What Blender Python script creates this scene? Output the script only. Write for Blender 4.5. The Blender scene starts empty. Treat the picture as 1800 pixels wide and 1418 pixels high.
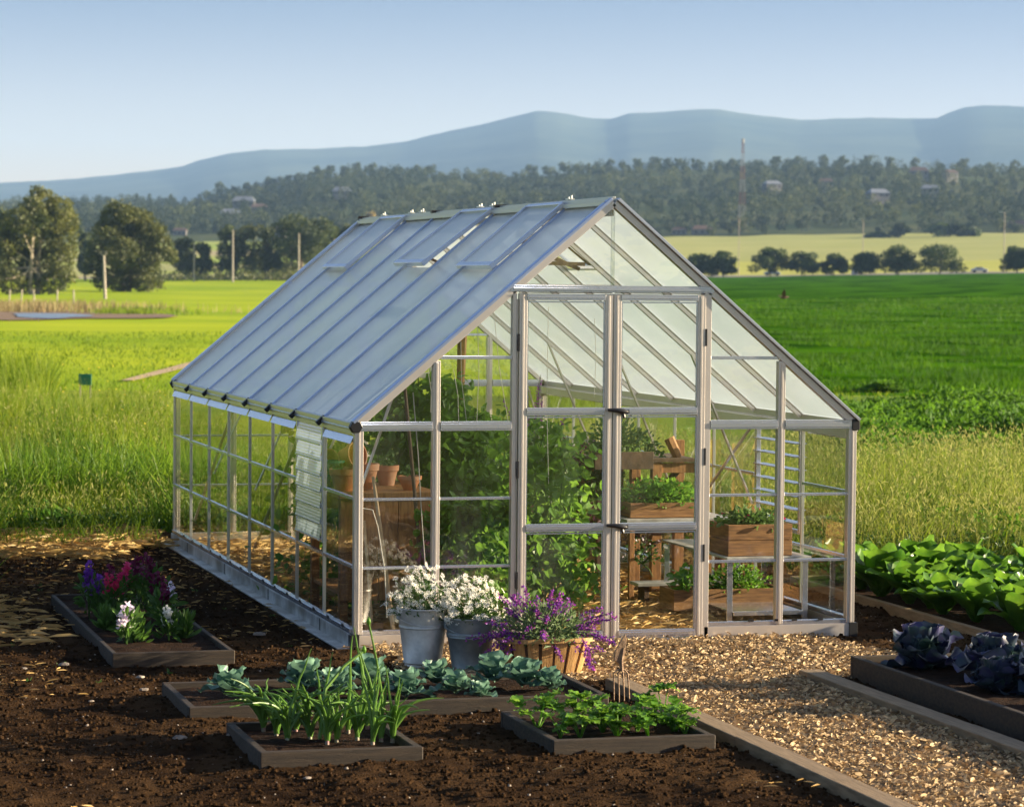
import bpy, math, random
import numpy as np
from mathutils import Vector, Matrix
random.seed(7)
RNG = np.random.default_rng(11)
R = math.radians
PI = math.pi
S = bpy.context.scene
COL = S.collection

# ------------------------------------------------------------------ camera
CAM = np.array([-4.2177, -19.087, 2.5326])
YAW, PITCH, ROLL, F = 0.2722, -0.0431, 0.0089, 5031.1
fw = np.array([math.sin(YAW)*math.cos(PITCH), math.cos(YAW)*math.cos(PITCH), math.sin(PITCH)])
rt = np.array([math.cos(YAW), -math.sin(YAW), 0.0]); up = np.cross(rt, fw)
r2 = rt*math.cos(ROLL)+up*math.sin(ROLL); u2 = -rt*math.sin(ROLL)+up*math.cos(ROLL)
cd = bpy.data.cameras.new('camera'); cam = bpy.data.objects.new('camera', cd); COL.objects.link(cam)
m = Matrix.Identity(4)
for i in range(3):
    m[i][0], m[i][1], m[i][2], m[i][3] = r2[i], u2[i], -fw[i], CAM[i]
cam.matrix_world = m
cd.sensor_width = 36; cd.sensor_fit = 'HORIZONTAL'; cd.lens = 36*F/1800
cd.clip_start = 0.5; cd.clip_end = 60000
cd.dof.use_dof = True; cd.dof.focus_distance = 19.0; cd.dof.aperture_fstop = 5.0
S.camera = cam

# ------------------------------------------------------------------ light
SUN_AZ, SUN_EL = R(99), R(13.5)        # clockwise from +Y
w = bpy.data.worlds.new('World'); S.world = w; w.use_nodes = True
nt = w.node_tree; nt.nodes.clear()
sky = nt.nodes.new('ShaderNodeTexSky'); sky.sky_type = 'NISHITA'; sky.sun_disc = False
sky.sun_elevation = SUN_EL; sky.sun_rotation = SUN_AZ
sky.altitude = 0; sky.air_density = 1.1; sky.dust_density = 3.5; sky.ozone_density = 2.0
bg = nt.nodes.new('ShaderNodeBackground'); bg.inputs['Strength'].default_value = 0.055
wo = nt.nodes.new('ShaderNodeOutputWorld')
tc = nt.nodes.new('ShaderNodeTexCoord'); sx_ = nt.nodes.new('ShaderNodeSeparateXYZ'); mp = nt.nodes.new('ShaderNodeCombineXYZ')
nt.links.new(tc.outputs['Generated'], sx_.inputs[0])
mr = nt.nodes.new('ShaderNodeMapRange'); mr.inputs[2].default_value = 0.10; mr.clamp = True      # the pale band hugs the horizon, blue above it
pw = nt.nodes.new('ShaderNodeMath'); pw.operation = 'POWER'; pw.inputs[1].default_value = 1.7
ml_ = nt.nodes.new('ShaderNodeMath'); ml_.operation = 'MULTIPLY_ADD'; ml_.inputs[1].default_value = 0.40
nt.links.new(sx_.outputs[2], mr.inputs[0]); nt.links.new(mr.outputs[0], pw.inputs[0]); nt.links.new(pw.outputs[0], ml_.inputs[0]); hz_ = nt.nodes.new('ShaderNodeMath'); hz_.operation = 'MULTIPLY'; hz_.inputs[1].default_value = 0.45; nt.links.new(sx_.outputs[2], hz_.inputs[0]); nt.links.new(hz_.outputs[0], ml_.inputs[2])
nt.links.new(sx_.outputs[0], mp.inputs[0]); nt.links.new(sx_.outputs[1], mp.inputs[1]); nt.links.new(ml_.outputs[0], mp.inputs[2])
vn = nt.nodes.new('ShaderNodeVectorMath'); vn.operation = 'NORMALIZE'
nt.links.new(mp.outputs[0], vn.inputs[0]); nt.links.new(vn.outputs[0], sky.inputs[0])
tn = nt.nodes.new('ShaderNodeMix'); tn.data_type = 'RGBA'; tn.blend_type = 'MULTIPLY'; tn.inputs[0].default_value = 1; tn.inputs[7].default_value = (1.03, .95, .98, 1)
nt.links.new(sky.outputs[0], tn.inputs[6])
hb = nt.nodes.new('ShaderNodeMapRange'); hb.inputs[1].default_value = 0.0; hb.inputs[2].default_value = 0.11; hb.inputs[3].default_value = 1; hb.inputs[4].default_value = 0
hp_ = nt.nodes.new('ShaderNodeMath'); hp_.operation = 'POWER'; hp_.inputs[1].default_value = 1.6
hs_ = nt.nodes.new('ShaderNodeVectorMath'); hs_.operation = 'SCALE'; hs_.inputs[0].default_value = (6.0, 3.6, 1.2)      # pale warm band added to the sky colour low over the horizon
ha_ = nt.nodes.new('ShaderNodeVectorMath'); ha_.operation = 'ADD'
nt.links.new(sx_.outputs[2], hb.inputs[0]); nt.links.new(hb.outputs[0], hp_.inputs[0]); nt.links.new(hp_.outputs[0], hs_.inputs['Scale'])
nt.links.new(tn.outputs[2], ha_.inputs[0]); nt.links.new(hs_.outputs[0], ha_.inputs[1]); nt.links.new(ha_.outputs[0], bg.inputs[0]); nt.links.new(bg.outputs[0], wo.inputs[0])
sd = bpy.data.lights.new('sun', 'SUN'); sd.energy = 5.0; sd.angle = R(0.5); sd.color = (1.0, 0.82, 0.56)
sun = bpy.data.objects.new('sun', sd); COL.objects.link(sun)
tosun = Vector((math.sin(SUN_AZ)*math.cos(SUN_EL), math.cos(SUN_AZ)*math.cos(SUN_EL), math.sin(SUN_EL)))
sun.rotation_euler = tosun.to_track_quat('Z', 'Y').to_euler()
S.view_settings.view_transform = 'Standard'; S.view_settings.look = 'None'
S.view_settings.exposure = 2.0; S.view_settings.gamma = 1.0
S.cycles.max_bounces = 10; S.cycles.transparent_max_bounces = 40; S.cycles.diffuse_bounces = 3
S.cycles.glossy_bounces = 3; S.cycles.transmission_bounces = 6; S.cycles.volume_bounces = 0
S.cycles.use_denoising = True; S.cycles.caustics_reflective = False; S.cycles.caustics_refractive = False
S.cycles.sample_clamp_indirect = 4
HAZE = 0.80e-4

# ------------------------------------------------------------------ helpers: pixels of the photograph to points of the place
def ray(px, py):
    return fw*F + r2*(px-900) - u2*(py-709)
def at(px, py, y=None, x=None, z=None):
    d = ray(px, py)
    if y is not None: t = (y-CAM[1])/d[1]
    elif x is not None: t = (x-CAM[0])/d[0]
    else: t = (z-CAM[2])/d[2]
    return CAM+t*d
def hor(px): return 484.17+0.008876*px
def far(px, py, r):
    d = ray(px, py); t = r/math.hypot(d[0], d[1]); return CAM+t*d

# ------------------------------------------------------------------ helpers: meshes
def vnoise(x, y, seed=0):
    x = np.asarray(x, float); y = np.asarray(y, float)
    xi = np.floor(x).astype(np.int64); yi = np.floor(y).astype(np.int64)
    fx = x-xi; fy = y-yi; fx = fx*fx*(3-2*fx); fy = fy*fy*(3-2*fy)
    def h(a, b):
        n = (a*374761393+b*668265263+seed*1442695041) & 0xffffffff
        n = ((n ^ (n >> 13))*1274126177) & 0xffffffff
        return ((n ^ (n >> 16)) & 0xffff)/65535.0
    return (h(xi, yi)*(1-fx)+h(xi+1, yi)*fx)*(1-fy)+(h(xi, yi+1)*(1-fx)+h(xi+1, yi+1)*fx)*fy
def fbm(x, y, o=4, seed=0):
    s = 0; a = 0.5
    for k in range(o):
        s = s+a*(vnoise(x*2**k, y*2**k, seed+k)-0.5); a *= 0.5
    return s
def npmesh(name, V, Fc, mat, parent=None, smooth=False, mats=None, mi=None):
    V = np.asarray(V, np.float32).reshape(-1, 3); Fc = np.asarray(Fc, np.int32); k = Fc.shape[1]
    me = bpy.data.meshes.new(name)
    me.vertices.add(len(V)); me.vertices.foreach_set('co', V.ravel())
    me.loops.add(Fc.size); me.loops.foreach_set('vertex_index', Fc.ravel())
    me.polygons.add(len(Fc)); me.polygons.foreach_set('loop_start', np.arange(0, Fc.size, k, dtype=np.int32))
    try: me.polygons.foreach_set('loop_total', np.full(len(Fc), k, np.int32))
    except Exception: pass
    for mm in (mats or [mat]): me.materials.append(mm)
    if mi is not None: me.polygons.foreach_set('material_index', np.asarray(mi, np.int32))
    me.polygons.foreach_set('use_smooth', np.full(len(Fc), smooth))
    me.update(calc_edges=True)
    return link(name, me, parent)
def link(name, me, parent=None):
    o = bpy.data.objects.new(name, me); COL.objects.link(o)
    if parent is not None: o.parent = parent
    return o
class MB:
    def __init__(s): s.v = []; s.f = []
    def add(s, V, Fs):
        n = len(s.v); s.v += [tuple(p) for p in V]; s.f += [tuple(n+i for i in f) for f in Fs]; return s
    def box(s, a, b):
        x0, y0, z0 = a; x1, y1, z1 = b
        return s.add([(x0,y0,z0),(x1,y0,z0),(x1,y1,z0),(x0,y1,z0),(x0,y0,z1),(x1,y0,z1),(x1,y1,z1),(x0,y1,z1)],
                     [(0,3,2,1),(4,5,6,7),(0,1,5,4),(1,2,6,5),(2,3,7,6),(3,0,4,7)])
    def beam(s, p, q, wd, ht, upv=(0,0,1)):
        p = np.array(p, float); q = np.array(q, float); d = q-p; d /= np.linalg.norm(d)
        u = np.array(upv, float)
        if abs(d@u) > 0.98: u = np.array((0,1.,0))
        sd_ = np.cross(d, u); sd_ /= np.linalg.norm(sd_); u = np.cross(sd_, d)
        V = [c+sd_*i*wd/2+u*j*ht/2 for c in (p, q) for i, j in ((-1,-1),(1,-1),(1,1),(-1,1))]
        return s.add(V, [(0,1,2,3),(7,6,5,4),(0,4,5,1),(1,5,6,2),(2,6,7,3),(3,7,4,0)])
    def tube(s, pts, rad, n=8, cap=True):
        pts = [np.array(p, float) for p in pts]
        if not hasattr(rad, '__len__'): rad = [rad]*len(pts)
        V = []; prev = None
        for i, p in enumerate(pts):
            d = pts[min(i+1, len(pts)-1)]-pts[max(i-1, 0)]; d = d/(np.linalg.norm(d)+1e-9)
            if prev is None:
                prev = np.cross(d, (0,0,1.) if abs(d[2]) < .9 else (1.,0,0))
            u = prev-d*(prev@d); u /= (np.linalg.norm(u)+1e-9); prev = u; v = np.cross(d, u)
            for k in range(n):
                a = 2*PI*k/n; V.append(p+(u*math.cos(a)+v*math.sin(a))*rad[i])
        Fs = [(i*n+k, i*n+(k+1)%n, (i+1)*n+(k+1)%n, (i+1)*n+k) for i in range(len(pts)-1) for k in range(n)]
        if cap: Fs += [tuple(range(n))[::-1], tuple(range((len(pts)-1)*n, len(pts)*n))]
        return s.add(V, Fs)
    def lathe(s, prof, c=(0,0,0), n=32, sx=1, sy=1):
        V = [(c[0]+r*sx*math.cos(2*PI*k/n), c[1]+r*sy*math.sin(2*PI*k/n), c[2]+z) for r, z in prof for k in range(n)]
        Fs = [(i*n+k, i*n+(k+1)%n, (i+1)*n+(k+1)%n, (i+1)*n+k) for i in range(len(prof)-1) for k in range(n)]
        return s.add(V, Fs)
    def build(s, name, mat, parent=None, smooth=False, bevel=0):
        me = bpy.data.meshes.new(name); me.from_pydata(s.v, [], s.f); me.materials.append(mat)
        me.validate()
        if smooth:
            me.polygons.foreach_set('use_smooth', np.full(len(me.polygons), True))
            try: me.set_sharp_from_angle(angle=R(40))
            except Exception: pass
        o = link(name, me, parent)
        if bevel:
            b = o.modifiers.new('bevel', 'BEVEL'); b.width = bevel; b.segments = 1; b.limit_method = 'ANGLE'
        return o
def tag(o, label=None, cat=None, group=None, kind=None):
    if label: o['label'] = label
    if cat: o['category'] = cat
    if group: o['group'] = group
    if kind: o['kind'] = kind
    return o
def root(name, loc=(0,0,0), label=None, cat=None, group=None, rz=0):
    o = bpy.data.objects.new(name, None); COL.objects.link(o); o.location = tuple(loc); o.rotation_euler = (0,0,rz)
    o.empty_display_size = 0.1
    return tag(o, label, cat, group)
def copy_tree(o, loc=None, rz=None, sc=None, label=None, group=None, parent=None):
    c = o.copy(); COL.objects.link(c)
    if parent is not None: c.parent = parent
    if loc is not None: c.location = tuple(loc)
    if rz is not None: c.rotation_euler = (0,0,rz)
    if sc is not None: c.scale = (sc,sc,sc) if not hasattr(sc, '__len__') else sc
    if label: c['label'] = label
    if group: c['group'] = group
    for ch in KIDS.get(o.name, []):
        k = copy_tree(ch, parent=c); KIDS.setdefault(c.name, []).append(k)
    return c
KIDS = {}
def reg(r):                       # remember the children of a thing before copying it
    KIDS[r.name] = [o for o in COL.objects if o.parent == r]
    for c in KIDS[r.name]: KIDS[c.name] = [o for o in COL.objects if o.parent == c]
    return r

# leaves: many small folded blades as one mesh
LEAF = np.array([(0,0,0),(.35,.3,.05),(.72,.24,.03),(1,0,-.08),(.72,-.24,.03),(.35,-.3,.05)])
LEAFF = np.array([(0,1,2,3),(0,3,4,5)])
def unit(a): return a/(np.linalg.norm(a, axis=-1, keepdims=True)+1e-9)
def leafverts(P, D, N, size, wd=1.0):
    D = unit(D); Sd = unit(np.cross(N, D)); Nn = np.cross(D, Sd)
    L = LEAF; sz = np.asarray(size).reshape(-1,1,1)
    V = P[:,None,:]+sz*(L[None,:,0:1]*D[:,None,:]+wd*L[None,:,1:2]*Sd[:,None,:]+L[None,:,2:3]*Nn[:,None,:])
    Fc = (np.arange(len(P))[:,None,None]*6+LEAFF[None]).reshape(-1,4)
    return V.reshape(-1,3), Fc
def rdir(n, zb=0.0):
    v = RNG.normal(size=(n,3)); v[:,2] += zb; return unit(v)
def leafcloud(name, P, size, mat, parent=None, droop=0.0, wd=1.0, D=None):
    n = len(P)
    if D is None: D = rdir(n); D[:,2] -= droop
    N = rdir(n, 1.0)
    V, Fc = leafverts(P, D, N, size, wd)
    return npmesh(name, V, Fc, mat, parent)
# a big curved leaf as a grid; returns vertices and faces
def sheet(az, length, width, rise, curl, ruf=0.0, base=(0,0,0), nu=7, nv=5, seed=0, cup=0.25, fold=0.0, tip=0.6):
    u = np.linspace(0, 1, nu); v = np.linspace(-1, 1, nv)
    ang = rise-curl*u**1.3
    du = length/(nu-1)
    x = np.concatenate([[0], np.cumsum(np.cos(ang[1:])*du)]); z = np.concatenate([[0], np.cumsum(np.sin(ang[1:])*du)])
    prof = np.sin(np.clip(u, 0.03, 0.985)**tip*PI)**0.55; prof[0] = 0.12
    U, Vv = np.meshgrid(u, v, indexing='ij')
    w_ = width/2*prof[:,None]*Vv
    nx, nz = -np.sin(ang), np.cos(ang)
    lift = cup*width*0.5*(np.abs(Vv)**2)*prof[:,None]+ruf*width*np.abs(Vv)*np.sin(U*17+seed*1.7+Vv*2)*0.5 + fold*width*np.sin(Vv*9+seed)*0.03
    X = x[:,None]+nx[:,None]*lift; Z = z[:,None]+nz[:,None]*lift
    c, s_ = math.cos(az), math.sin(az)
    P = np.stack([X*c-w_*s_, X*s_+w_*c, Z], -1).reshape(-1,3)+np.array(base)
    Fs = [(i*nv+j, (i+1)*nv+j, (i+1)*nv+j+1, i*nv+j+1) for i in range(nu-1) for j in range(nv-1)]
    return P, np.array(Fs)
class NB:
    def __init__(s): s.V = []; s.F = []; s.n = 0
    def add(s, V, Fc): s.V.append(V); s.F.append(Fc+s.n); s.n += len(V); return s
    def build(s, name, mat, parent=None, smooth=True):
        return npmesh(name, np.concatenate(s.V), np.concatenate(s.F), mat, parent, smooth)
def blades(P, h, wd, lean, az=None, bend=0.5, levels=4):
    n = len(P); az = RNG.uniform(0, 2*PI, n) if az is None else az
    t = np.linspace(0, 1, levels)
    dx = np.stack([np.cos(az), np.sin(az)], -1); fa = RNG.uniform(0, PI, n); sx = np.stack([np.cos(fa), np.sin(fa)], -1)
    off = lean[:,None]*(t[None]**(1+bend))*h[:,None]
    zz = h[:,None]*t[None]*np.sqrt(np.clip(1-(lean[:,None]*t[None]*.6)**2, .2, 1))
    ww = wd[:,None]*(1-t[None]**2*.92)/2
    C = np.zeros((n, levels, 2, 3))
    for k, sg in enumerate((-1, 1)):
        C[:,:,k,:2] = P[:,None,:2]+dx[:,None,:]*off[...,None]+sx[:,None,:]*ww[...,None]*sg
        C[:,:,k,2] = P[:,None,2]+zz
    b = np.arange(n)[:,None]*levels*2
    Fs = np.concatenate([b+np.array([[2*i, 2*i+1, 2*i+3, 2*i+2]]) for i in range(levels-1)], 0)
    return C.reshape(-1,3), Fs

# ------------------------------------------------------------------ materials
def M(name):
    m_ = bpy.data.materials.new(name); m_.use_nodes = True
    return m_, m_.node_tree, m_.node_tree.nodes, m_.node_tree.links
def rgb(c): return (c[0], c[1], c[2], 1)
def mixc(t, fac, a, b):
    n = t.nodes.new('ShaderNodeMix'); n.data_type = 'RGBA'
    if isinstance(fac, (int, float)): n.inputs[0].default_value = fac
    else: t.links.new(fac, n.inputs[0])
    for s_, v in ((n.inputs[6], a), (n.inputs[7], b)):
        if isinstance(v, tuple): s_.default_value = rgb(v)
        else: t.links.new(v, s_)
    return n.outputs[2]
def noise(t, scale, detail=4, coord=None, vec=None, rough=0.55):
    n = t.nodes.new('ShaderNodeTexNoise'); n.inputs['Scale'].default_value = scale
    n.inputs['Detail'].default_value = detail; n.inputs['Roughness'].default_value = rough
    if coord is None:
        g = t.nodes.new('ShaderNodeNewGeometry'); coord = g.outputs['Position']
    if vec is not None:
        mp = t.nodes.new('ShaderNodeMapping'); mp.inputs['Scale'].default_value = vec; t.links.new(coord, mp.inputs[0]); coord = mp.outputs[0]
    t.links.new(coord, n.inputs['Vector'])
    return n.outputs['Fac']
def ramp(t, fac, a, b):
    n = t.nodes.new('ShaderNodeMapRange'); n.inputs[1].default_value = a; n.inputs[2].default_value = b
    t.links.new(fac, n.inputs[0]); return n.outputs[0]
def objcoord(t):
    return t.nodes.new('ShaderNodeTexCoord').outputs['Object']
def mat(name, c1, c2=None, sc=8, rough=0.7, metal=0, bump=0, bsc=None, vec=None, spec=0.5, c3=None, sc3=1.0, obj=False, lo=.35, hi=.65):
    m_, t, n, l = M(name); b = n['Principled BSDF']
    b.inputs['Roughness'].default_value = rough; b.inputs['Metallic'].default_value = metal
    b.inputs['Specular IOR Level'].default_value = spec
    co = objcoord(t) if obj else None
    if c2 is None: b.inputs['Base Color'].default_value = rgb(c1)
    else:
        f = ramp(t, noise(t, sc, 5, co, vec), lo, hi); c = mixc(t, f, c1, c2)
        if c3 is not None: c = mixc(t, ramp(t, noise(t, sc3, 4, co), .4, .62), c, c3)
        l.new(c, b.inputs['Base Color'])
    if bump:
        bn = n.new('ShaderNodeBump'); bn.inputs['Strength'].default_value = bump; bn.inputs['Distance'].default_value = 0.02
        l.new(noise(t, bsc or sc*3, 5, co, vec), bn.inputs['Height']); l.new(bn.outputs[0], b.inputs['Normal'])
    return m_
def leafmat(name, c1, c2, trans=0.4, rough=0.5, tc=None, sc=1.0, c3=None, spec=0.4):
    m_, t, n, l = M(name); b = n['Principled BSDF']; b.inputs['Roughness'].default_value = rough
    b.inputs['Specular IOR Level'].default_value = spec
    g = n.new('ShaderNodeNewGeometry')
    c = mixc(t, g.outputs['Random Per Island'], c1, c2)
    c = mixc(t, ramp(t, noise(t, sc, 3), .35, .68), c, c3 if c3 else tuple(0.6*q for q in c1))
    l.new(c, b.inputs['Base Color'])
    tr = n.new('ShaderNodeBsdfTranslucent')
    hs = n.new('ShaderNodeHueSaturation'); hs.inputs['Value'].default_value = 1.5; hs.inputs['Hue'].default_value = 0.485
    l.new(c, hs.inputs['Color']); l.new(hs.outputs[0], tr.inputs[0])
    mx = n.new('ShaderNodeMixShader'); mx.inputs[0].default_value = trans
    l.new(b.outputs[0], mx.inputs[1]); l.new(tr.outputs[0], mx.inputs[2]); l.new(mx.outputs[0], n['Material Output'].inputs[0])
    return m_
def schlick(t, f0=.14, nrm=None):
    n, l = t.nodes, t.links
    g = n.new('ShaderNodeNewGeometry'); d = n.new('ShaderNodeVectorMath'); d.operation = 'DOT_PRODUCT'
    l.new(g.outputs['Incoming'], d.inputs[0]); l.new(g.outputs['Normal'], d.inputs[1])
    a = n.new('ShaderNodeMath'); a.operation = 'ABSOLUTE'; l.new(d.outputs['Value'], a.inputs[0])
    b = n.new('ShaderNodeMath'); b.operation = 'SUBTRACT'; b.inputs[0].default_value = 1; l.new(a.outputs[0], b.inputs[1])
    c = n.new('ShaderNodeMath'); c.operation = 'POWER'; c.inputs[1].default_value = 4.5; l.new(b.outputs[0], c.inputs[0])
    m_ = n.new('ShaderNodeMath'); m_.operation = 'MULTIPLY_ADD'; m_.inputs[1].default_value = .95-f0; m_.inputs[2].default_value = f0; l.new(c.outputs[0], m_.inputs[0])
    return m_.outputs[0]
def glassmat(name, tint=(.96,.98,.97), add=0.0, rough=0.02, bumpy=0.004):
    m_, t, n, l = M(name); n.remove(n['Principled BSDF'])
    tr = n.new('ShaderNodeBsdfTransparent'); tr.inputs[0].default_value = rgb(tint)
    gl = n.new('ShaderNodeBsdfGlossy'); gl.inputs['Roughness'].default_value = rough
    fr = schlick(t)
    bn = n.new('ShaderNodeBump'); bn.inputs['Strength'].default_value = 0.25; bn.inputs['Distance'].default_value = bumpy
    l.new(noise(t, 5, 2), bn.inputs['Height']); l.new(bn.outputs[0], gl.inputs['Normal'])
    ad = n.new('ShaderNodeMath'); ad.operation = 'ADD'; ad.inputs[1].default_value = add; l.new(fr, ad.inputs[0])
    mx = n.new('ShaderNodeMixShader'); l.new(ad.outputs[0], mx.inputs[0]); l.new(tr.outputs[0], mx.inputs[1]); l.new(gl.outputs[0], mx.inputs[2])
    # thin film of dust
    df = n.new('ShaderNodeBsdfDiffuse'); df.inputs[0].default_value = (.75,.75,.7,1)
    m2 = n.new('ShaderNodeMixShader'); d = ramp(t, noise(t, 2.3, 6, None, (1,1,.35)), .5, .9)
    ml = n.new('ShaderNodeMath'); ml.operation = 'MULTIPLY'; ml.inputs[1].default_value = 0.10; l.new(d, ml.inputs[0])
    l.new(ml.outputs[0], m2.inputs[0]); l.new(mx.outputs[0], m2.inputs[1]); l.new(df.outputs[0], m2.inputs[2])
    l.new(m2.outputs[0], n['Material Output'].inputs[0])
    return m_
def opalmat(name, trans=.45, clear=.20, col=(.93,.97,1.0), axis='y'):
    m_, t, n, l = M(name); n.remove(n['Principled BSDF'])
    g = n.new('ShaderNodeNewGeometry')
    wv = n.new('ShaderNodeTexWave'); wv.inputs['Scale'].default_value = 14; wv.bands_direction = axis.upper(); wv.inputs['Distortion'].default_value = 0.1
    l.new(g.outputs['Position'], wv.inputs[0])
    bn = n.new('ShaderNodeBump'); bn.inputs['Strength'].default_value = 0.12; bn.inputs['Distance'].default_value = 0.004; l.new(wv.outputs['Fac'], bn.inputs['Height'])
    tl = n.new('ShaderNodeBsdfTranslucent'); tl.inputs[0].default_value = rgb((col[0]*.76, col[1]*.88, col[2]))
    df = n.new('ShaderNodeBsdfDiffuse'); df.inputs[0].default_value = rgb(col)
    tr = n.new('ShaderNodeBsdfTransparent'); tr.inputs[0].default_value = rgb((.86,.93,1.0))
    gl = n.new('ShaderNodeBsdfGlossy'); gl.inputs['Roughness'].default_value = 0.2; l.new(bn.outputs[0], gl.inputs['Normal'])
    a = n.new('ShaderNodeMixShader'); a.inputs[0].default_value = .55; l.new(df.outputs[0], a.inputs[1]); l.new(tl.outputs[0], a.inputs[2])
    b = n.new('ShaderNodeMixShader'); b.inputs[0].default_value = clear
    cr_ = n.new('ShaderNodeMapRange'); cr_.inputs[1].default_value = .3; cr_.inputs[2].default_value = .7; cr_.inputs[3].default_value = clear*.45; cr_.inputs[4].default_value = clear*1.6
    l.new(noise(t, 1.3, 6, None, (1,.35,1)), cr_.inputs[0]); l.new(cr_.outputs[0], b.inputs[0]); l.new(a.outputs[0], b.inputs[1]); l.new(tr.outputs[0], b.inputs[2])
    fr = schlick(t, .26)
    c = n.new('ShaderNodeMixShader'); l.new(fr, c.inputs[0]); l.new(b.outputs[0], c.inputs[1]); l.new(gl.outputs[0], c.inputs[2])
    l.new(c.outputs[0], n['Material Output'].inputs[0])
    return m_
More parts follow.
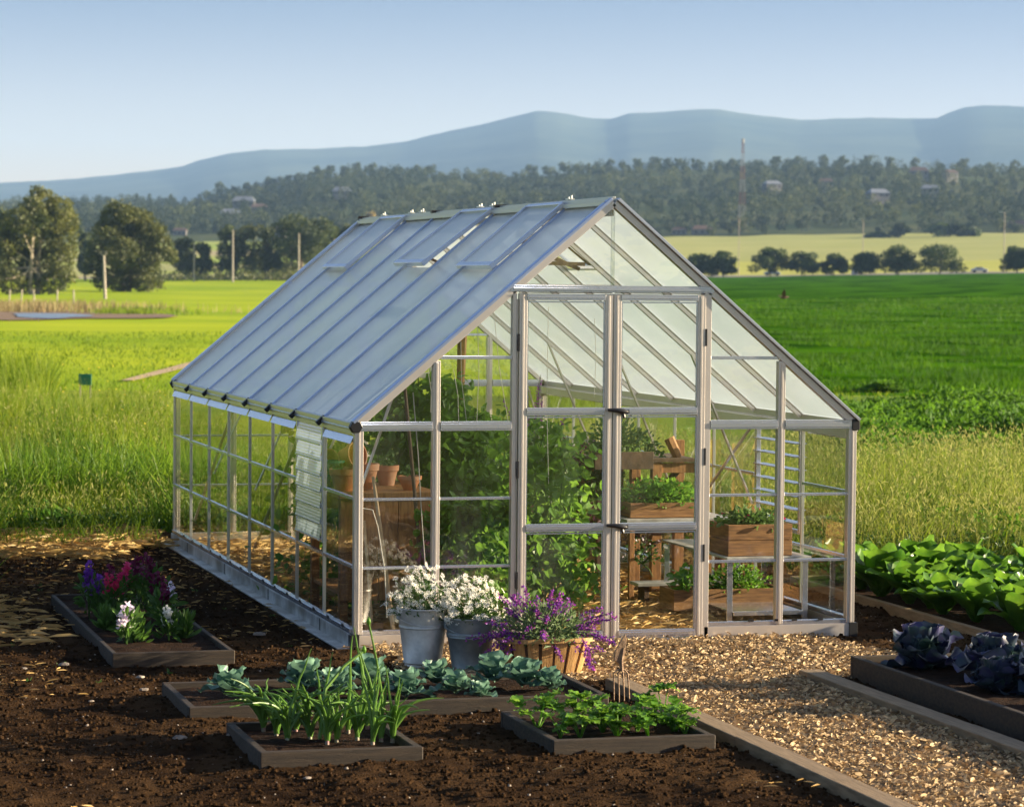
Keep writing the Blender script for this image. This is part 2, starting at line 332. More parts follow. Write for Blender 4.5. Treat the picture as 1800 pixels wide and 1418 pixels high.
MT = dict(
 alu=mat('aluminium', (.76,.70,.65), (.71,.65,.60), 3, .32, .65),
 alub=mat('aluminium_sky_tint', (.72,.74,.84), (.66,.69,.80), 3, .26, .9),  # sky reflection put into the colour as a bluish tint
 prof=mat('clear_profile', (.70,.72,.68), None, rough=.28, metal=.7),
 black=mat('black_plastic', (.012,.012,.014), None, rough=.4),
 galv=mat('galvanised_steel', (.74,.73,.70), (.54,.54,.53), 14, .42, .45, .05, 30, c3=(.32,.30,.26), sc3=3, obj=True),
 galv2=mat('dark_galvanised_steel', (.34,.38,.40), (.22,.26,.28), 12, .48, .6, .05, 30, obj=True),
 soil=mat('soil', (.036,.020,.010), (.009,.005,.003), 9, .95, 0, .8, 70, spec=.02, c3=(.060,.034,.016), sc3=.8),
 soilbed=mat('bed_soil', (.035,.018,.010), (.016,.009,.006), 14, .95, 0, .9, 60, spec=.1),
 chipbase=mat('chip_base', (.22,.155,.085), (.09,.055,.03), 40, .9, 0, .6, 90, spec=.2),
 bedwood=mat('bed_wood', (.045,.029,.016), (.016,.010,.006), 5, .75, 0, .3, 30, vec=(1,6,12)),
 edgewood=mat('edge_wood', (.30,.21,.12), (.17,.115,.06), 5, .7, 0, .2, 20, vec=(14,1,6)),
 bench=mat('bench_wood', (.44,.21,.065), (.24,.105,.03), 7, .6, 0, .2, 30, vec=(7,7,1), obj=False),
 crate=mat('crate_wood', (.42,.21,.075), (.20,.095,.035), 6, .65, 0, .2, 25, vec=(1,1,9)),
 basket=mat('basket_wood', (.52,.31,.11), (.34,.18,.06), 7, .6, 0, .2, 20, vec=(8,8,1)),
 handle=mat('tool_wood', (.74,.50,.26), (.60,.38,.18), 9, .5, 0, .1, 20, vec=(3,3,.5)),
 darkwood=mat('dark_wood', (.13,.075,.04), (.07,.04,.022), 9, .7, 0, .2, 20),
 terra=mat('terracotta', (.68,.25,.08), (.54,.18,.06), 9, .75, 0, .1, 40, c3=(.62,.34,.2), sc3=4),
 iron=mat('old_iron', (.30,.20,.12), (.18,.11,.07), 25, .6, .3, .3, 60),
 straw=leafmat('straw', (.62,.43,.16), (.42,.27,.09), .15, .5, c3=(.5,.33,.12)),
 chips=leafmat('wood_chips', (.72,.54,.29), (.24,.145,.065), .08, .6, c3=(.34,.24,.13), sc=5),
 clod=mat('clods', (.052,.029,.014), (.014,.008,.004), 30, .95, 0, .5, 120, spec=.02),
 stone=mat('stone', (.34,.29,.24), (.14,.11,.09), 20, .8, 0, .3, 60),
 twine=mat('twine', (.75,.70,.6), None, rough=.8),
 white=mat('white_paint', (.75,.75,.72), (.66,.66,.64), 3, .5),
 greenp=mat('green_plastic', (.01,.20,.12), (.012,.16,.10), 8, .4),
 glass=glassmat('clear_pane'),
 opal=opalmat('opal_pane'), slat=opalmat('opal_slat', clear=.06, col=(.88,.9,.92), axis='z'),
 bark=mat('bark', (.16,.12,.09), (.09,.065,.045), 3, .9, 0, .5, 12, vec=(1,1,.3)),
 palebark=mat('pale_bark', (.42,.36,.28), (.26,.21,.16), 1.5, .85, 0, .3, 8),
 pole=mat('weathered_pole', (.42,.37,.32), (.32,.28,.24), 3, .8),
 grass=leafmat('tall_grass', (.12,.20,.010), (.23,.30,.022), .45, .6, c3=(.05,.12,.008), sc=1.3, spec=.15),
 grassdry=leafmat('dry_grass', (.30,.31,.08), (.19,.25,.04), .4, .6, c3=(.16,.23,.04), sc=1.3, spec=.2),
 crop=leafmat('crop_leaf', (.040,.13,.004), (.065,.17,.006), .4, .6, c3=(.02,.075,.003), sc=.15, spec=.1),
 broad=leafmat('broad_leaf', (.06,.17,.012), (.10,.23,.02), .42, .6, c3=(.03,.09,.008), sc=.8, spec=.15),
 euc=leafmat('eucalyptus_leaf', (.12,.14,.030), (.19,.20,.045), .28, .5, c3=(.05,.072,.022), sc=.25),
 euc2=leafmat('dark_tree_leaf', (.085,.11,.022), (.15,.155,.03), .25, .5, c3=(.035,.055,.016), sc=.25),
 pine=leafmat('pine_leaf', (.05,.085,.018), (.10,.125,.028), .2, .6, c3=(.03,.05,.016), sc=.15),
 olive=leafmat('orchard_leaf', (.05,.09,.012), (.085,.13,.018), .25, .5, c3=(.025,.05,.012), sc=.3),
 forest=leafmat('forest_leaf', (.012,.032,.006), (.028,.050,.009), .2, .7, c3=(.020,.036,.012), sc=.008),
 yellowleaf=leafmat('yellow_leaf', (.30,.25,.06), (.36,.28,.08), .3, .6, c3=(.24,.2,.05), sc=.3),
 lettuce=leafmat('lettuce_leaf', (.07,.20,.014), (.15,.31,.03), .42, .32, c3=(.035,.12,.010), sc=6),
 cabbage=leafmat('cabbage_leaf', (.12,.23,.17), (.17,.30,.21), .22, .4, c3=(.08,.17,.13), sc=3),
 purplecab=leafmat('purple_cabbage_leaf', (.030,.020,.10), (.040,.040,.13), .10, .42, c3=(.025,.06,.045), sc=6),
 onion=leafmat('onion_leaf', (.12,.25,.04), (.17,.31,.06), .3, .3, c3=(.09,.19,.035), sc=3),
 celery=leafmat('celery_leaf', (.14,.31,.035), (.20,.38,.05), .45, .4, c3=(.07,.2,.02), sc=3),
 vine=leafmat('vine_leaf', (.10,.24,.025), (.17,.33,.045), .5, .4, c3=(.06,.15,.018), sc=2.5),
 herb=leafmat('herb_leaf', (.10,.20,.05), (.16,.27,.07), .4, .5, c3=(.06,.13,.03), sc=3),
 basilp=leafmat('purple_basil_leaf', (.11,.035,.06), (.17,.06,.09), .3, .4, c3=(.06,.03,.04), sc=3),
 flg=leafmat('flower_foliage', (.05,.13,.02), (.09,.19,.035), .35, .5, c3=(.035,.09,.015), sc=3),
 salvial=leafmat('salvia_foliage', (.14,.22,.09), (.22,.30,.15), .35, .6, c3=(.10,.17,.07), sc=3),
 purple=leafmat('purple_petal', (.15,.035,.32), (.24,.06,.38), .4, .5, c3=(.2,.03,.42), sc=3),
 magenta=leafmat('salvia_petal', (.28,.05,.30), (.42,.10,.32), .4, .5, c3=(.20,.04,.27), sc=4),
 red=leafmat('red_petal', (.50,.02,.06), (.62,.04,.14), .4, .5, c3=(.5,.02,.08), sc=3),
 pink=leafmat('pink_petal', (.70,.04,.18), (.75,.10,.28), .4, .5, c3=(.7,.05,.2), sc=3),
 maroon=leafmat('maroon_petal', (.13,.012,.05), (.2,.02,.08), .3, .5, c3=(.12,.01,.05), sc=3),
 wpet=leafmat('white_petal', (.80,.80,.74), (.88,.87,.82), .35, .5, c3=(.82,.8,.72), sc=3),
 wpink=leafmat('pale_pink_petal', (.72,.62,.75), (.82,.75,.84), .35, .5, c3=(.72,.6,.72), sc=3),
 yellow=leafmat('yellow_petal', (.75,.55,.04), (.8,.65,.1), .3, .5, c3=(.7,.55,.05), sc=3),
 reed2=leafmat('dull_reed', (.24,.19,.09), (.34,.24,.11), .3, .7, c3=(.20,.20,.07), sc=.3),
 seed=leafmat('seed_head', (.42,.42,.16), (.28,.31,.08), .35, .6, c3=(.22,.26,.06), sc=2, spec=.1),
 weed=leafmat('broad_grass', (.10,.21,.012), (.20,.32,.03), .5, .45, c3=(.05,.13,.01), sc=2, spec=.25),
 centre=mat('flower_centre', (.16,.12,.02), None),
 reed=leafmat('reed', (.34,.20,.10), (.42,.27,.13), .3, .7, c3=(.25,.16,.08), sc=.3),
)

# ------------------------------------------------------------------ terrain
CREST = np.array([(-900,385),(-300,378),(0,372),(150,366),(240,362),(324,362),(362,352),(400,344),(433,341),(470,338),(523,326),(558,315),(604,312),(667,312),(754,314),(900,318),(990,308),(1070,300),(1170,298),(1300,298),(1450,296),(1560,294),(1650,300),(1800,308),(2100,315),(2700,340)])
TPX = np.array([-900,0,400,900,1300,1800,2700.])
TR = np.array([1,60,200,430,740,1000,1400,2300,2600,4200,16000.])
def tz(px, py, r): return 2.5326-(py-hor(px))*r/F
def crest(px): return np.interp(px, CREST[:,0], CREST[:,1])
TZ = np.zeros((len(TR), len(TPX)))
for j, px in enumerate(TPX):
    q = np.clip(px, 0, 1800)
    z740 = np.interp(q, [0,400,900,1300,1800], [tz(0,491,740), tz(400,490,740), tz(900,487,740), tz(1300,487,740), tz(1800,479,740)])
    TZ[4,j] = z740
    for i, r in ((2,200),(3,430)):
        TZ[i,j] = 0 if q <= 400 else (0.25 if q == 900 else 1.0)*z740*(r-60)/680
    TZ[5,j] = tz(q, np.interp(q, [0,400,900,1300,1800], [462,462,452,454,448]), 1000)
    TZ[6,j] = tz(q, np.interp(q, [0,400,900,1300,1800], [428,426,420,417,411]), 1400)
    TZ[8,j] = 40; TZ[9,j] = 25; TZ[10,j] = 25
def azpx(x, y):
    a = np.arctan2(x-CAM[0], y-CAM[1])-YAW
    a = (a+PI) % (2*PI)-PI
    return 900+F*np.tan(np.clip(a, -0.33, 0.33))
def zterr(x, y):
    x = np.atleast_1d(np.asarray(x, float)); y = np.atleast_1d(np.asarray(y, float))
    r = np.clip(np.hypot(x-CAM[0], y-CAM[1]), 1, 15999); px = np.clip(azpx(x, y), -900, 2700)
    T = np.repeat(TZ[:,None,:], 1, 1)[:,0,:]
    j = np.clip(np.searchsorted(TPX, px)-1, 0, len(TPX)-2); fj = (px-TPX[j])/(TPX[j+1]-TPX[j])
    i = np.clip(np.searchsorted(TR, r)-1, 0, len(TR)-2); fi = (r-TR[i])/(TR[i+1]-TR[i])
    cr = tz(px, crest(px), 2300)
    def row(k): 
        b = T[k, j]*(1-fj)+T[k, j+1]*fj
        return np.where(k == 7, cr, np.where(k == 8, cr*0.8, b))
    z = row(i)*(1-fi)+row(i+1)*fi
    z = z+np.clip((r-45)/60, 0, 1)*np.clip(r/900, .15, 1)*1.1*fbm(x/38, y/38, 3, 5)*np.where(r > 1400, 2.5, 1)
    z = z+np.clip((r-1400)/400, 0, 1)*14*fbm(x/160, y/160, 3, 9)*np.clip((2400-r)/300, 0.25, 1)
    return z-0.03*np.clip(1-(r-30)/15, 0, 1)

# ground sheet (polar rings round the spot, reaching the horizon)
fine = np.arange(-17, 17.01, 0.2)
azs = np.concatenate([np.arange(-180, -17, 6.0), fine, np.arange(23, 180, 6.0)])
rs = np.concatenate([[0.3], np.geomspace(2, 16000, 330)])
A, RR = np.meshgrid(np.radians(azs)+YAW, rs, indexing='xy')
GX = CAM[0]+np.sin(A)*RR; GY = CAM[1]+np.cos(A)*RR
GZ = zterr(GX.ravel(), GY.ravel()).reshape(GX.shape)
na = len(azs); nr = len(rs)
I, J = np.meshgrid(np.arange(nr-1), np.arange(na), indexing='ij'); J2 = (J+1) % na
GF = np.stack([I*na+J, (I+1)*na+J, (I+1)*na+J2, I*na+J2], -1).reshape(-1,4)
rc = (RR[:-1,:]+RR[1:,:]).ravel()/2
cx_, cy_ = GX[:-1,:].ravel(), GY[:-1,:].ravel(); pxc = azpx(cx_, cy_)
GM = {}
gmats = []
def gm(name, mt): GM[name] = len(gmats); gmats.append(mt)
gm('base', mat('grass_base', (.05,.07,.015), (.09,.09,.03), 2, .95, 0, .6, 20, spec=.1))
gm('meadow', mat('meadow', (.30,.40,.012), (.42,.48,.02), .12, .95, 0, .8, 1.5, spec=.05, c3=(.22,.33,.010), sc3=.03, vec=(.35,1,1)))
gm('rough', mat('rough_meadow', (.22,.29,.015), (.33,.35,.03), .25, .95, 0, .8, 3, spec=.05, c3=(.12,.2,.03), sc3=.08, vec=(.4,1,1)))
gm('crop', mat('crop_field', (.045,.14,.003), (.065,.18,.005), .5, .95, 0, .9, 2.2, spec=.0, c3=(.012,.05,.002), sc3=.16, vec=(.12,1,1)))
gm('farfield', mat('far_field', (.40,.42,.08), (.46,.45,.10), .03, .95, spec=.05))
gm('farfield2', mat('upper_field', (.34,.36,.11), (.40,.40,.14), .02, .95, spec=.05))
gm('farleft', mat('far_pasture', (.25,.36,.05), (.36,.42,.08), .02, .95, spec=.05, c3=(.40,.33,.2), sc3=.008))
gm('road', mat('road_asphalt', (.14,.135,.13), (.18,.17,.16), .2, .9))
gm('floor', mat('forest_floor', (.05,.075,.025), (.09,.10,.04), .02, .95, spec=.05))
mi = np.full(len(rc), GM['base'])
wob = 12*fbm(cx_/22, cy_/30, 3, 3)
lft = pxc < 1000
mi[(rc > 42+wob)] = GM['rough']
mi[(rc > 64+wob) & lft] = GM['meadow']
mi[(rc > 67+wob) & ~lft] = GM['crop']
mi[rc > 738] = GM['road']
mi[(rc > 748) & ~lft] = GM['farfield']; mi[(rc > 748) & lft] = GM['farleft']
mi[(rc > 930+60*fbm(cx_/400, cy_/400, 2, 8)) & ~lft] = GM['farfield2']
mi[rc > 1400] = GM['floor']
gnd = npmesh('ground', np.stack([GX, GY, GZ], -1), GF, None, smooth=True, mats=gmats, mi=mi)
tag(gnd, 'wide farmland of green meadow, crop field and yellow fields rising to a wooded hill', kind='structure')

# mountains far behind
MC = np.array([(-1600,352),(-500,345),(-200,335),(0,325),(100,320),(200,310),(320,295),(350,283),(400,272),(465,265),(560,263),(640,259),(710,250),(770,235),(840,221),(900,206),(940,197),(975,199),(1005,205),(1040,210),(1070,211),(1100,201),(1160,199),(1210,195),(1250,194),(1325,205),(1400,213),(1525,211),(1610,213),(1640,212),(1660,203),(1690,194),(1720,191),(1800,194),(2000,201),(2300,235),(3400,300)])
ma = np.arctan((np.arange(-1500, 3400, 9)-900)/F)+YAW; mr = np.linspace(4300, 11500, 90)
A, RR = np.meshgrid(ma, mr, indexing='xy'); PX = 900+F*np.tan(A-YAW)
MX = CAM[0]+np.sin(A)*RR; MY = CAM[1]+np.cos(A)*RR
t_ = np.clip((RR-4300)/4700, 0, 1); prof = np.where(RR < 9000, t_**1.15, 1-(RR-9000)/2500*.9)
top = tz(PX, np.interp(PX, MC[:,0], MC[:,1]), 9000)
rough_ = 70*np.abs(fbm(MX/420+MY/900, MY/1100-MX/900, 5, 21))*prof*(1-np.clip((RR-7000)/2000, 0, 1)*.93)
MZ = 20+(top-20)*prof-rough_+2.5*vnoise(MX/30, MY/30, 4)*prof
na, nr = len(ma), len(mr); I, J = np.meshgrid(np.arange(nr-1), np.arange(na-1), indexing='ij')
npmesh('mountains', np.stack([MX, MY, MZ], -1), np.stack([I*na+J, (I+1)*na+J, (I+1)*na+J+1, I*na+J+1], -1).reshape(-1,4),
       mat('mountain_scrub', (.030,.050,.042), (.05,.07,.05), .004, .95, spec=.02, c3=(.075,.095,.065), sc3=.0016), smooth=True)
tag(bpy.data.objects['mountains'], 'hazy blue mountain ridge along the horizon', kind='structure')

def onground(px, r, py=500):
    p = far(px, py, r); return np.array([p[0], p[1], float(zterr(p[0], p[1])[0])])
def ord_(k): return ['first','second','third','fourth','fifth','sixth','seventh','eighth','ninth','tenth','eleventh','twelfth'][k]

# ------------------------------------------------------------------ trees
def crown_pts(blobs, n, shell=.68):
    """points spread through a set of ellipsoidal clumps (cx,cy,cz,rx,ry,rz), thinned to leave gaps"""
    vol = np.array([b[3]*b[5] for b in blobs]); idx = RNG.choice(len(blobs), n, p=vol/vol.sum())
    B = np.array(blobs)[idx]; d = rdir(n); rad = (shell+(1-shell)*RNG.random(n))[:,None]**.6
    return B[:,:3]+d*B[:,3:]*rad, d
def tree(name, label, cat, pos, h, wd, leafm, barkm, n=5000, ls=.35, group=None, trunk_h=.2, shape='round', seed=0, nblob=26, dp=None, multi=1, lobes=None):
    rg = np.random.default_rng(seed+100); t = root(name, pos, label, cat, group); nblob = int(nblob*1.4)
    cr_r = wd/2; blobs = []; z0 = h*trunk_h
    for k in range(nblob):
        a = rg.uniform(0, 2*PI); u = rg.random(); 
        zz = z0+(h-z0)*(0.12+0.78*u)
        if shape == 'round': env = math.sqrt(max(0.05, 1-((u-.42)/.62)**2))
        elif shape == 'tall': env = math.sqrt(max(0.05, 1-((u-.45)/.62)**2))*(.8+.3*rg.random())
        elif shape == 'flat': env = .5+.5*math.sin(min(1, u*1.3)*PI*.6)
        elif shape == 'dome': env = math.sqrt(max(0.04, 1-(u*.98)**2.4))
        else: env = max(.1, 1-u)
        rr = cr_r*env*math.sqrt(rg.random())*.82
        s_ = cr_r*rg.uniform(.20, .36)
        blobs.append((math.cos(a)*rr, math.sin(a)*rr*(dp or 1), zz, s_, s_, s_*rg.uniform(.7, 1.0)*min(1.2, (h-z0)/wd)))
    if lobes: blobs = [(x_, rg.normal()*wd*.16, z_, q_, q_, q_*.9) for x_, z_, q_ in lobes]
    P, d = crown_pts(blobs, n)
    P[:,2] = np.maximum(P[:,2], z0*.55+.05*rg.random())
    P += RNG.normal(size=P.shape)*cr_r*.03
    leafcloud('crown', P, ls*RNG.uniform(.6, 1.4, n), leafm, t, droop=.3)
    b = MB()
    for q in range(multi):
        ox = (q-(multi-1)/2)*wd*.07
        tr_ = [(ox, 0, -0.1), (ox+rg.normal()*.02*h, rg.normal()*.02*h, z0), (ox*2+rg.normal()*.04*h, rg.normal()*.03*h, h*.55), (ox*3+rg.normal()*.06*h, 0, h*.85)]
        b.tube(tr_, [h*.028, h*.022, h*.013, h*.004], 7)
        for k in range(6):
            bb = blobs[rg.integers(len(blobs))]; s0 = np.array(tr_[1])*.6+np.array(tr_[2])*.4
            b.tube([s0, (s0+np.array(bb[:3]))/2+np.array((0,0,-.03*h)), bb[:3]], [h*.011, h*.007, h*.002], 5)
    b.build('trunk', barkm, t, smooth=True)
    return t
def treepx(name, label, cat, pxc_, r, py_base, py_top, pw, *a, **k):
    p = onground(pxc_, r); h = (py_base-py_top)*r/F; return tree(name, label, cat, p, h, pw*r/F, *a, **k)

def lobes_px(pxb, pyb, r, L_): return [((x-pxb)*r/F, (pyb-y)*r/F, q*r/F) for x, y, q in L_]
E1 = lobes_px(62, 521, 400, [(78,362,26),(102,372,24),(55,370,20),(118,395,22),(88,395,30),(58,392,26),(30,392,24),(5,402,24),(-18,405,20),(40,420,34),(80,428,34),(112,425,24),(10,435,28),(-20,440,24),(30,465,34),(70,470,34),(104,462,24),(122,445,14),(-12,470,26),(20,498,24),(55,500,24),(92,500,22),(112,488,16),(-18,498,16),(70,345,14)])
E2 = lobes_px(222, 508, 450, [(205,362,14),(216,372,18),(190,380,16),(238,378,18),(258,380,14),(225,395,24),(180,402,18),(200,412,24),(262,400,20),(282,400,13),(245,420,28),(282,425,18),(175,432,18),(210,440,30),(250,450,30),(290,445,13),(172,458,16),(195,468,26),(232,475,28),(270,470,22),(180,488,16),(212,494,18),(250,492,18),(275,490,12),(160,445,10),(158,468,9)])
tree('eucalyptus_tree', 'tall pale trunked eucalyptus tree at the far left beside the pond', 'tree', onground(62, 400), 15.4, 12.5, MT['euc'], MT['palebark'], 24000, .38, trunk_h=.04, shape='tall', seed=1, nblob=46, multi=2, lobes=E1)
tree('broad_tree', 'broad dark green tree behind the leaning pole left of the greenhouse', 'tree', onground(222, 450), 14.4, 14.2, MT['euc2'], MT['bark'], 24000, .38, trunk_h=.03, shape='round', seed=5, nblob=46, multi=2, lobes=E2)
treepx('eucalyptus_tree', 'eucalyptus tree cut by the left edge of the picture behind the pond', 'tree', -45, 430, 520, 350, 130, MT['euc'], MT['palebark'], 7000, .42, trunk_h=.1, shape='tall', seed=6, nblob=30)
hp = [(322,412,55,'dome','small dark tree in the gap between the broad tree and the hedge row'), (352,425,45,'tall','narrow young tree just right of the small dark tree'),
      (402,392,62,'tall','tall bushy cypress beside the pale pole in the hedge row'), (438,385,70,'tall','tall dark tree in the middle of the hedge row'),
      (472,398,50,'tall','slim tree tucked against the umbrella pine'), (572,400,70,'tall','dark tree behind the upper pole beside the roof edge'),
      (606,396,60,'tall','dark tree just showing above the back edge of the greenhouse roof'), (150,400,40,'tall','slim dark tree in the gap between the two largest left trees')]
for k, (px, tp, pw, sh, lb) in enumerate(hp):
    treepx('hedgerow_tree', lb, 'tree', px, 690, 491, tp, pw, MT['pine'] if k % 3 else MT['euc2'], MT['bark'], 3200, .62, trunk_h=.03, shape=sh, seed=20+k, nblob=22, group='trees along the far hedge row')
treepx('umbrella_pine', 'dark umbrella pine with a flat wide crown in the hedge row', 'tree', 530, 680, 491, 379, 118, MT['pine'], MT['bark'], 6500, .6, trunk_h=.30, shape='flat', seed=31, nblob=30, group='trees along the far hedge row')
treepx('hedgerow_tree', 'dark underwood tree standing beneath the umbrella pine', 'tree', 512, 700, 491, 425, 90, MT['euc2'], MT['bark'], 3000, .6, trunk_h=.02, shape='dome', seed=33, nblob=22, group='trees along the far hedge row')
# low shrubs under the hedge row
P = np.concatenate([onground(px, 672+RNG.uniform(-8, 8))[None] for px in RNG.uniform(290, 640, 160)])
P = np.repeat(P, 22, 0)+RNG.normal(size=(3520,3))*(1.6,1.6,.8)+(0,0,.6)
tag(leafcloud('undergrowth', P, RNG.uniform(.4,.9,len(P)), MT['euc2']), 'low dark undergrowth at the foot of the far hedge row', 'undergrowth', kind='stuff')

ol = [(1233,446,62,'round','small round orchard tree nearest the greenhouse roof, first of the row by the road'),
      (1272,440,46,'round','ragged upright tree second in the row by the road'),
      (1354,434,62,'dome','dark rounded tree just right of the tall mast in the roadside row'),
      (1412,443,58,'round','paler yellow green tree leaning right, beside the dark rounded one by the mast'),
      (1466,446,46,'dome','small neat dark tree in the middle of the roadside row'),
      (1521,444,56,'round','rounded tree standing behind the shorter lamp post'),
      (1577,430,66,'dome','tall crowned tree on a short double trunk in the roadside row'),
      (1651,429,86,'dome','widest domed tree of the roadside row, close to the ground'),
      (1787,433,52,'dome','dark tree at the right edge beside the far lamp post'),
      (1850,430,60,'dome','dark tree past the right edge at the end of the row')]
for k, (px, tp, pw, sh, lb) in enumerate(ol):
    bs = np.interp(px, [1200,1800], [486,479])
    treepx('orchard_tree', lb, 'tree', px, 725, bs, tp-1, pw*1.12, MT['olive'], MT['bark'], 6500, .42, trunk_h=.08, shape=sh, seed=50+k, nblob=30, group='trees in a row along the road', multi=2 if k in (3,6) else 1)
for k, (px, tp, pw, lb) in enumerate([(1541,408,44,'low dark shrub at the left end of the far field crest'), (1582,394,46,'round green shrub on the far field crest'),
        (1652,396,56,'wide shrub on the far field crest right of the round one'), (1682,396,40,'pale green shrub on the far crest below the forest'), (1711,404,26,'smallest shrub at the right of the far crest')]):
    treepx('shrub', lb, 'shrub', px, 1330, 418, tp, pw, MT['olive'] if k % 2 == 0 else MT['forest'], MT['bark'], 1200, 1.1, trunk_h=0, shape='dome', seed=80+k, nblob=16, group='shrubs on the far field crest')

def big(k):
    t10 = ['','','twenty','thirty','forty']; o = ['','first','second','third','fourth','fifth','sixth','seventh','eighth','ninth','tenth','eleventh','twelfth','thirteenth','fourteenth','fifteenth','sixteenth','seventeenth','eighteenth','nineteenth']
    k += 1
    return o[k] if k < 20 else (t10[k//10][:-1]+'ieth' if k % 10 == 0 else t10[k//10]+'-'+o[k % 10])
# the wooded hill: one mass of crowns
NT = 4900
pxs = RNG.uniform(-500, 2400, NT); rr = 1400+920*RNG.random(NT)**.9
keep = ~((pxs < 560) & (rr < 1500)); pxs, rr = pxs[keep], rr[keep]
an = np.arctan((pxs-900)/F)+YAW; tx = CAM[0]+np.sin(an)*rr; ty = CAM[1]+np.cos(an)*rr; tzz = zterr(tx, ty)
clear = vnoise(tx/55, ty/55, 77) > .8
tx, ty, tzz, pxs, rr = [a[~clear] for a in (tx, ty, tzz, pxs, rr)]
th = RNG.uniform(3.0, 10.5, len(tx))*(.75+.5*vnoise(tx/70, ty/70, 31)); tw = th*RNG.uniform(.28, .5, len(tx)); K = 130
d = rdir(len(tx)*K).reshape(-1, K, 3); rad = (.55+.45*RNG.random((len(tx), K, 1)))
P = np.stack([tx, ty, tzz+th*.55], -1)[:,None,:]+d*rad*np.stack([tw, tw, th*.48], -1)[:,None,:]
kind_ = vnoise(tx/45, ty/45, 55) > .56
for nm, sel, mt_, lb in (('forest', ~kind_, MT['forest'], 'dark green forest of pines covering the hill'), ('woods', kind_, leafmat('light_forest_leaf', (.045,.070,.012), (.080,.10,.018), .2, .7, c3=(.05,.07,.02), sc=.02), 'paler green broadleaf woods mixed over the hill')):
    Q = P[sel].reshape(-1,3)
    tag(leafcloud(nm, Q, RNG.uniform(.7, 1.45, len(Q)), mt_), lb, 'forest', kind='stuff')
# trees that stand clear on the crest
pr = [reg(tree('crest_pine', 'umbrella pine standing clear of the forest on the hill crest', 'tree', (0,0,-500), 11, 10, MT['pine'], MT['bark'], 1100, .85, trunk_h=.22, shape='flat', seed=90+k, nblob=10, group='pines standing clear on the hill crest')) for k in range(4)]
cpx = [362,387,408,433,450,470,484,505,523,545,560,578,604,628,650,676,700,730,756,905,930,958,990,1010,1033,1070,1092,1120,1150,1172,1195,1225,1260,1283,1330,1360,1400,1445,1480,1520,1560,1605,1650,1690,1735,1780]
for k, px in enumerate(cpx):
    p = onground(px, 2290+RNG.uniform(-20, 15)); s_ = RNG.uniform(.65, 1.1)
    if k < 4:
        pr[k].location = p; pr[k].scale = (s_,)*3
    else: pr_ = copy_tree(pr[k % 4], p-np.array((0,0,.5)), RNG.uniform(0, 6), s_)
    (pr[k] if k < 4 else pr_)['label'] = 'umbrella pine on the wooded hill crest, %s from the left' % big(k)
for k, px in enumerate((240,262,300,1560,1215,1186)):
    treepx('cypress', 'slim pointed cypress above the hill crest, '+['leftmost of the left three','middle of the left three','rightmost of the left three','alone right of the tall mast','right one of the pair left of the mast','left one of the pair left of the mast'][k], 'tree', px, 2280, 372, 350 if px != 1560 else 353, 9, MT['pine'], MT['bark'], 260, 1.3, trunk_h=0, shape='cone', seed=120+k, nblob=8, group='cypresses on the hill crest')
treepx('autumn_tree', 'yellow leaved tree on the hillside above the greenhouse ridge', 'tree', 651, 1500, 388, 356, 24, MT['yellowleaf'], MT['bark'], 500, 1.2, trunk_h=.1, shape='tall', seed=131, nblob=10)
treepx('autumn_tree', 'wide pale rusty tree just behind the back of the greenhouse ridge', 'tree', 725, 1500, 400, 372, 34, MT['yellowleaf'], MT['bark'], 500, 1.2, trunk_h=.1, shape='dome', seed=132, nblob=10)

# houses on the hill
WALL = mat('house_wall', (.20,.19,.185), (.15,.145,.14), .3, .8); ROOF = mat('house_roof', (.12,.075,.06), (.09,.06,.05), .5, .8); WIN = mat('house_window', (.05,.06,.07), None, rough=.2)
ROOFG = mat('grey_roof', (.17,.19,.23), None, rough=.6)
def house(px, r, lift, wd, hh, lb, roofm=None):
    wd *= .85; hh *= .7; lift *= .75
    p = onground(px, r); t = root('house', (p[0], p[1], p[2]+lift), lb, 'house', 'houses among the trees on the hill', -YAW+RNG.uniform(-.4, .4))
    x, y = wd/2, wd*.38
    MB().box((-x,-y,-4), (x,y,hh)).build('wall', WALL, t)
    b = MB(); o_ = .5; q = hh+wd*.22
    b.add([(-x-o_,-y-o_,hh+.02),(x+o_,-y-o_,hh+.02),(x+o_,y+o_,hh+.02),(-x-o_,y+o_,hh+.02),(-x*.7,0,q),(x*.7,0,q)], [(0,1,5,4),(1,2,5),(2,3,4,5),(3,0,4),(0,3,2,1)])
    b.build('roof', roofm or ROOF, t)
    for k in range(3):
        xx = -x+wd*(k+.5)/3; MB().box((xx-.6,-y-.06,hh*.35), (xx+.6,-y+.01,hh*.75)).build('window', WIN, t)
for a in [(1355,1800,6,12,5,'pale house on the hill just right of the tall mast',ROOFG), (1449,1850,6,11,4.5,'house with red roof on the upper hill between the mast and the right edge'),
          (1541,1700,5,14,4,'long pale house on the middle slope below the red roofed ones',ROOFG), (1612,1950,7,15,5,'broad pinkish house high on the slope near the right'),
          (1667,1950,6,10,4,'small brown roofed house high on the slope near the right edge'), (1632,1750,5,12,4,'grey roofed house low beside the long pale house',ROOFG),
          (1232,1420,0,11,4,'low pale building at the forest foot beside the roof slope'), (1193,1420,0,8,3.5,'small building at the forest foot touching the roof slope'),
          (428,1800,5,16,4,'long white house on the left slope below the crest pines',ROOFG), (405,1700,4,14,4,'pale house lower on the left slope',ROOFG),
          (455,1750,4,12,4,'small pale house in the trees right of the long white one'), (600,1850,4,14,4,'pale house hidden in trees above the back of the roof',ROOFG),
          (316,1500,-1,8,4,'white house low on the left slope'), (484,1450,2,12,3,'low tan roofed house above the umbrella pine'), (1790,1450,-1,14,3,'low reddish building at the right edge below the forest')]:
    house(*a)

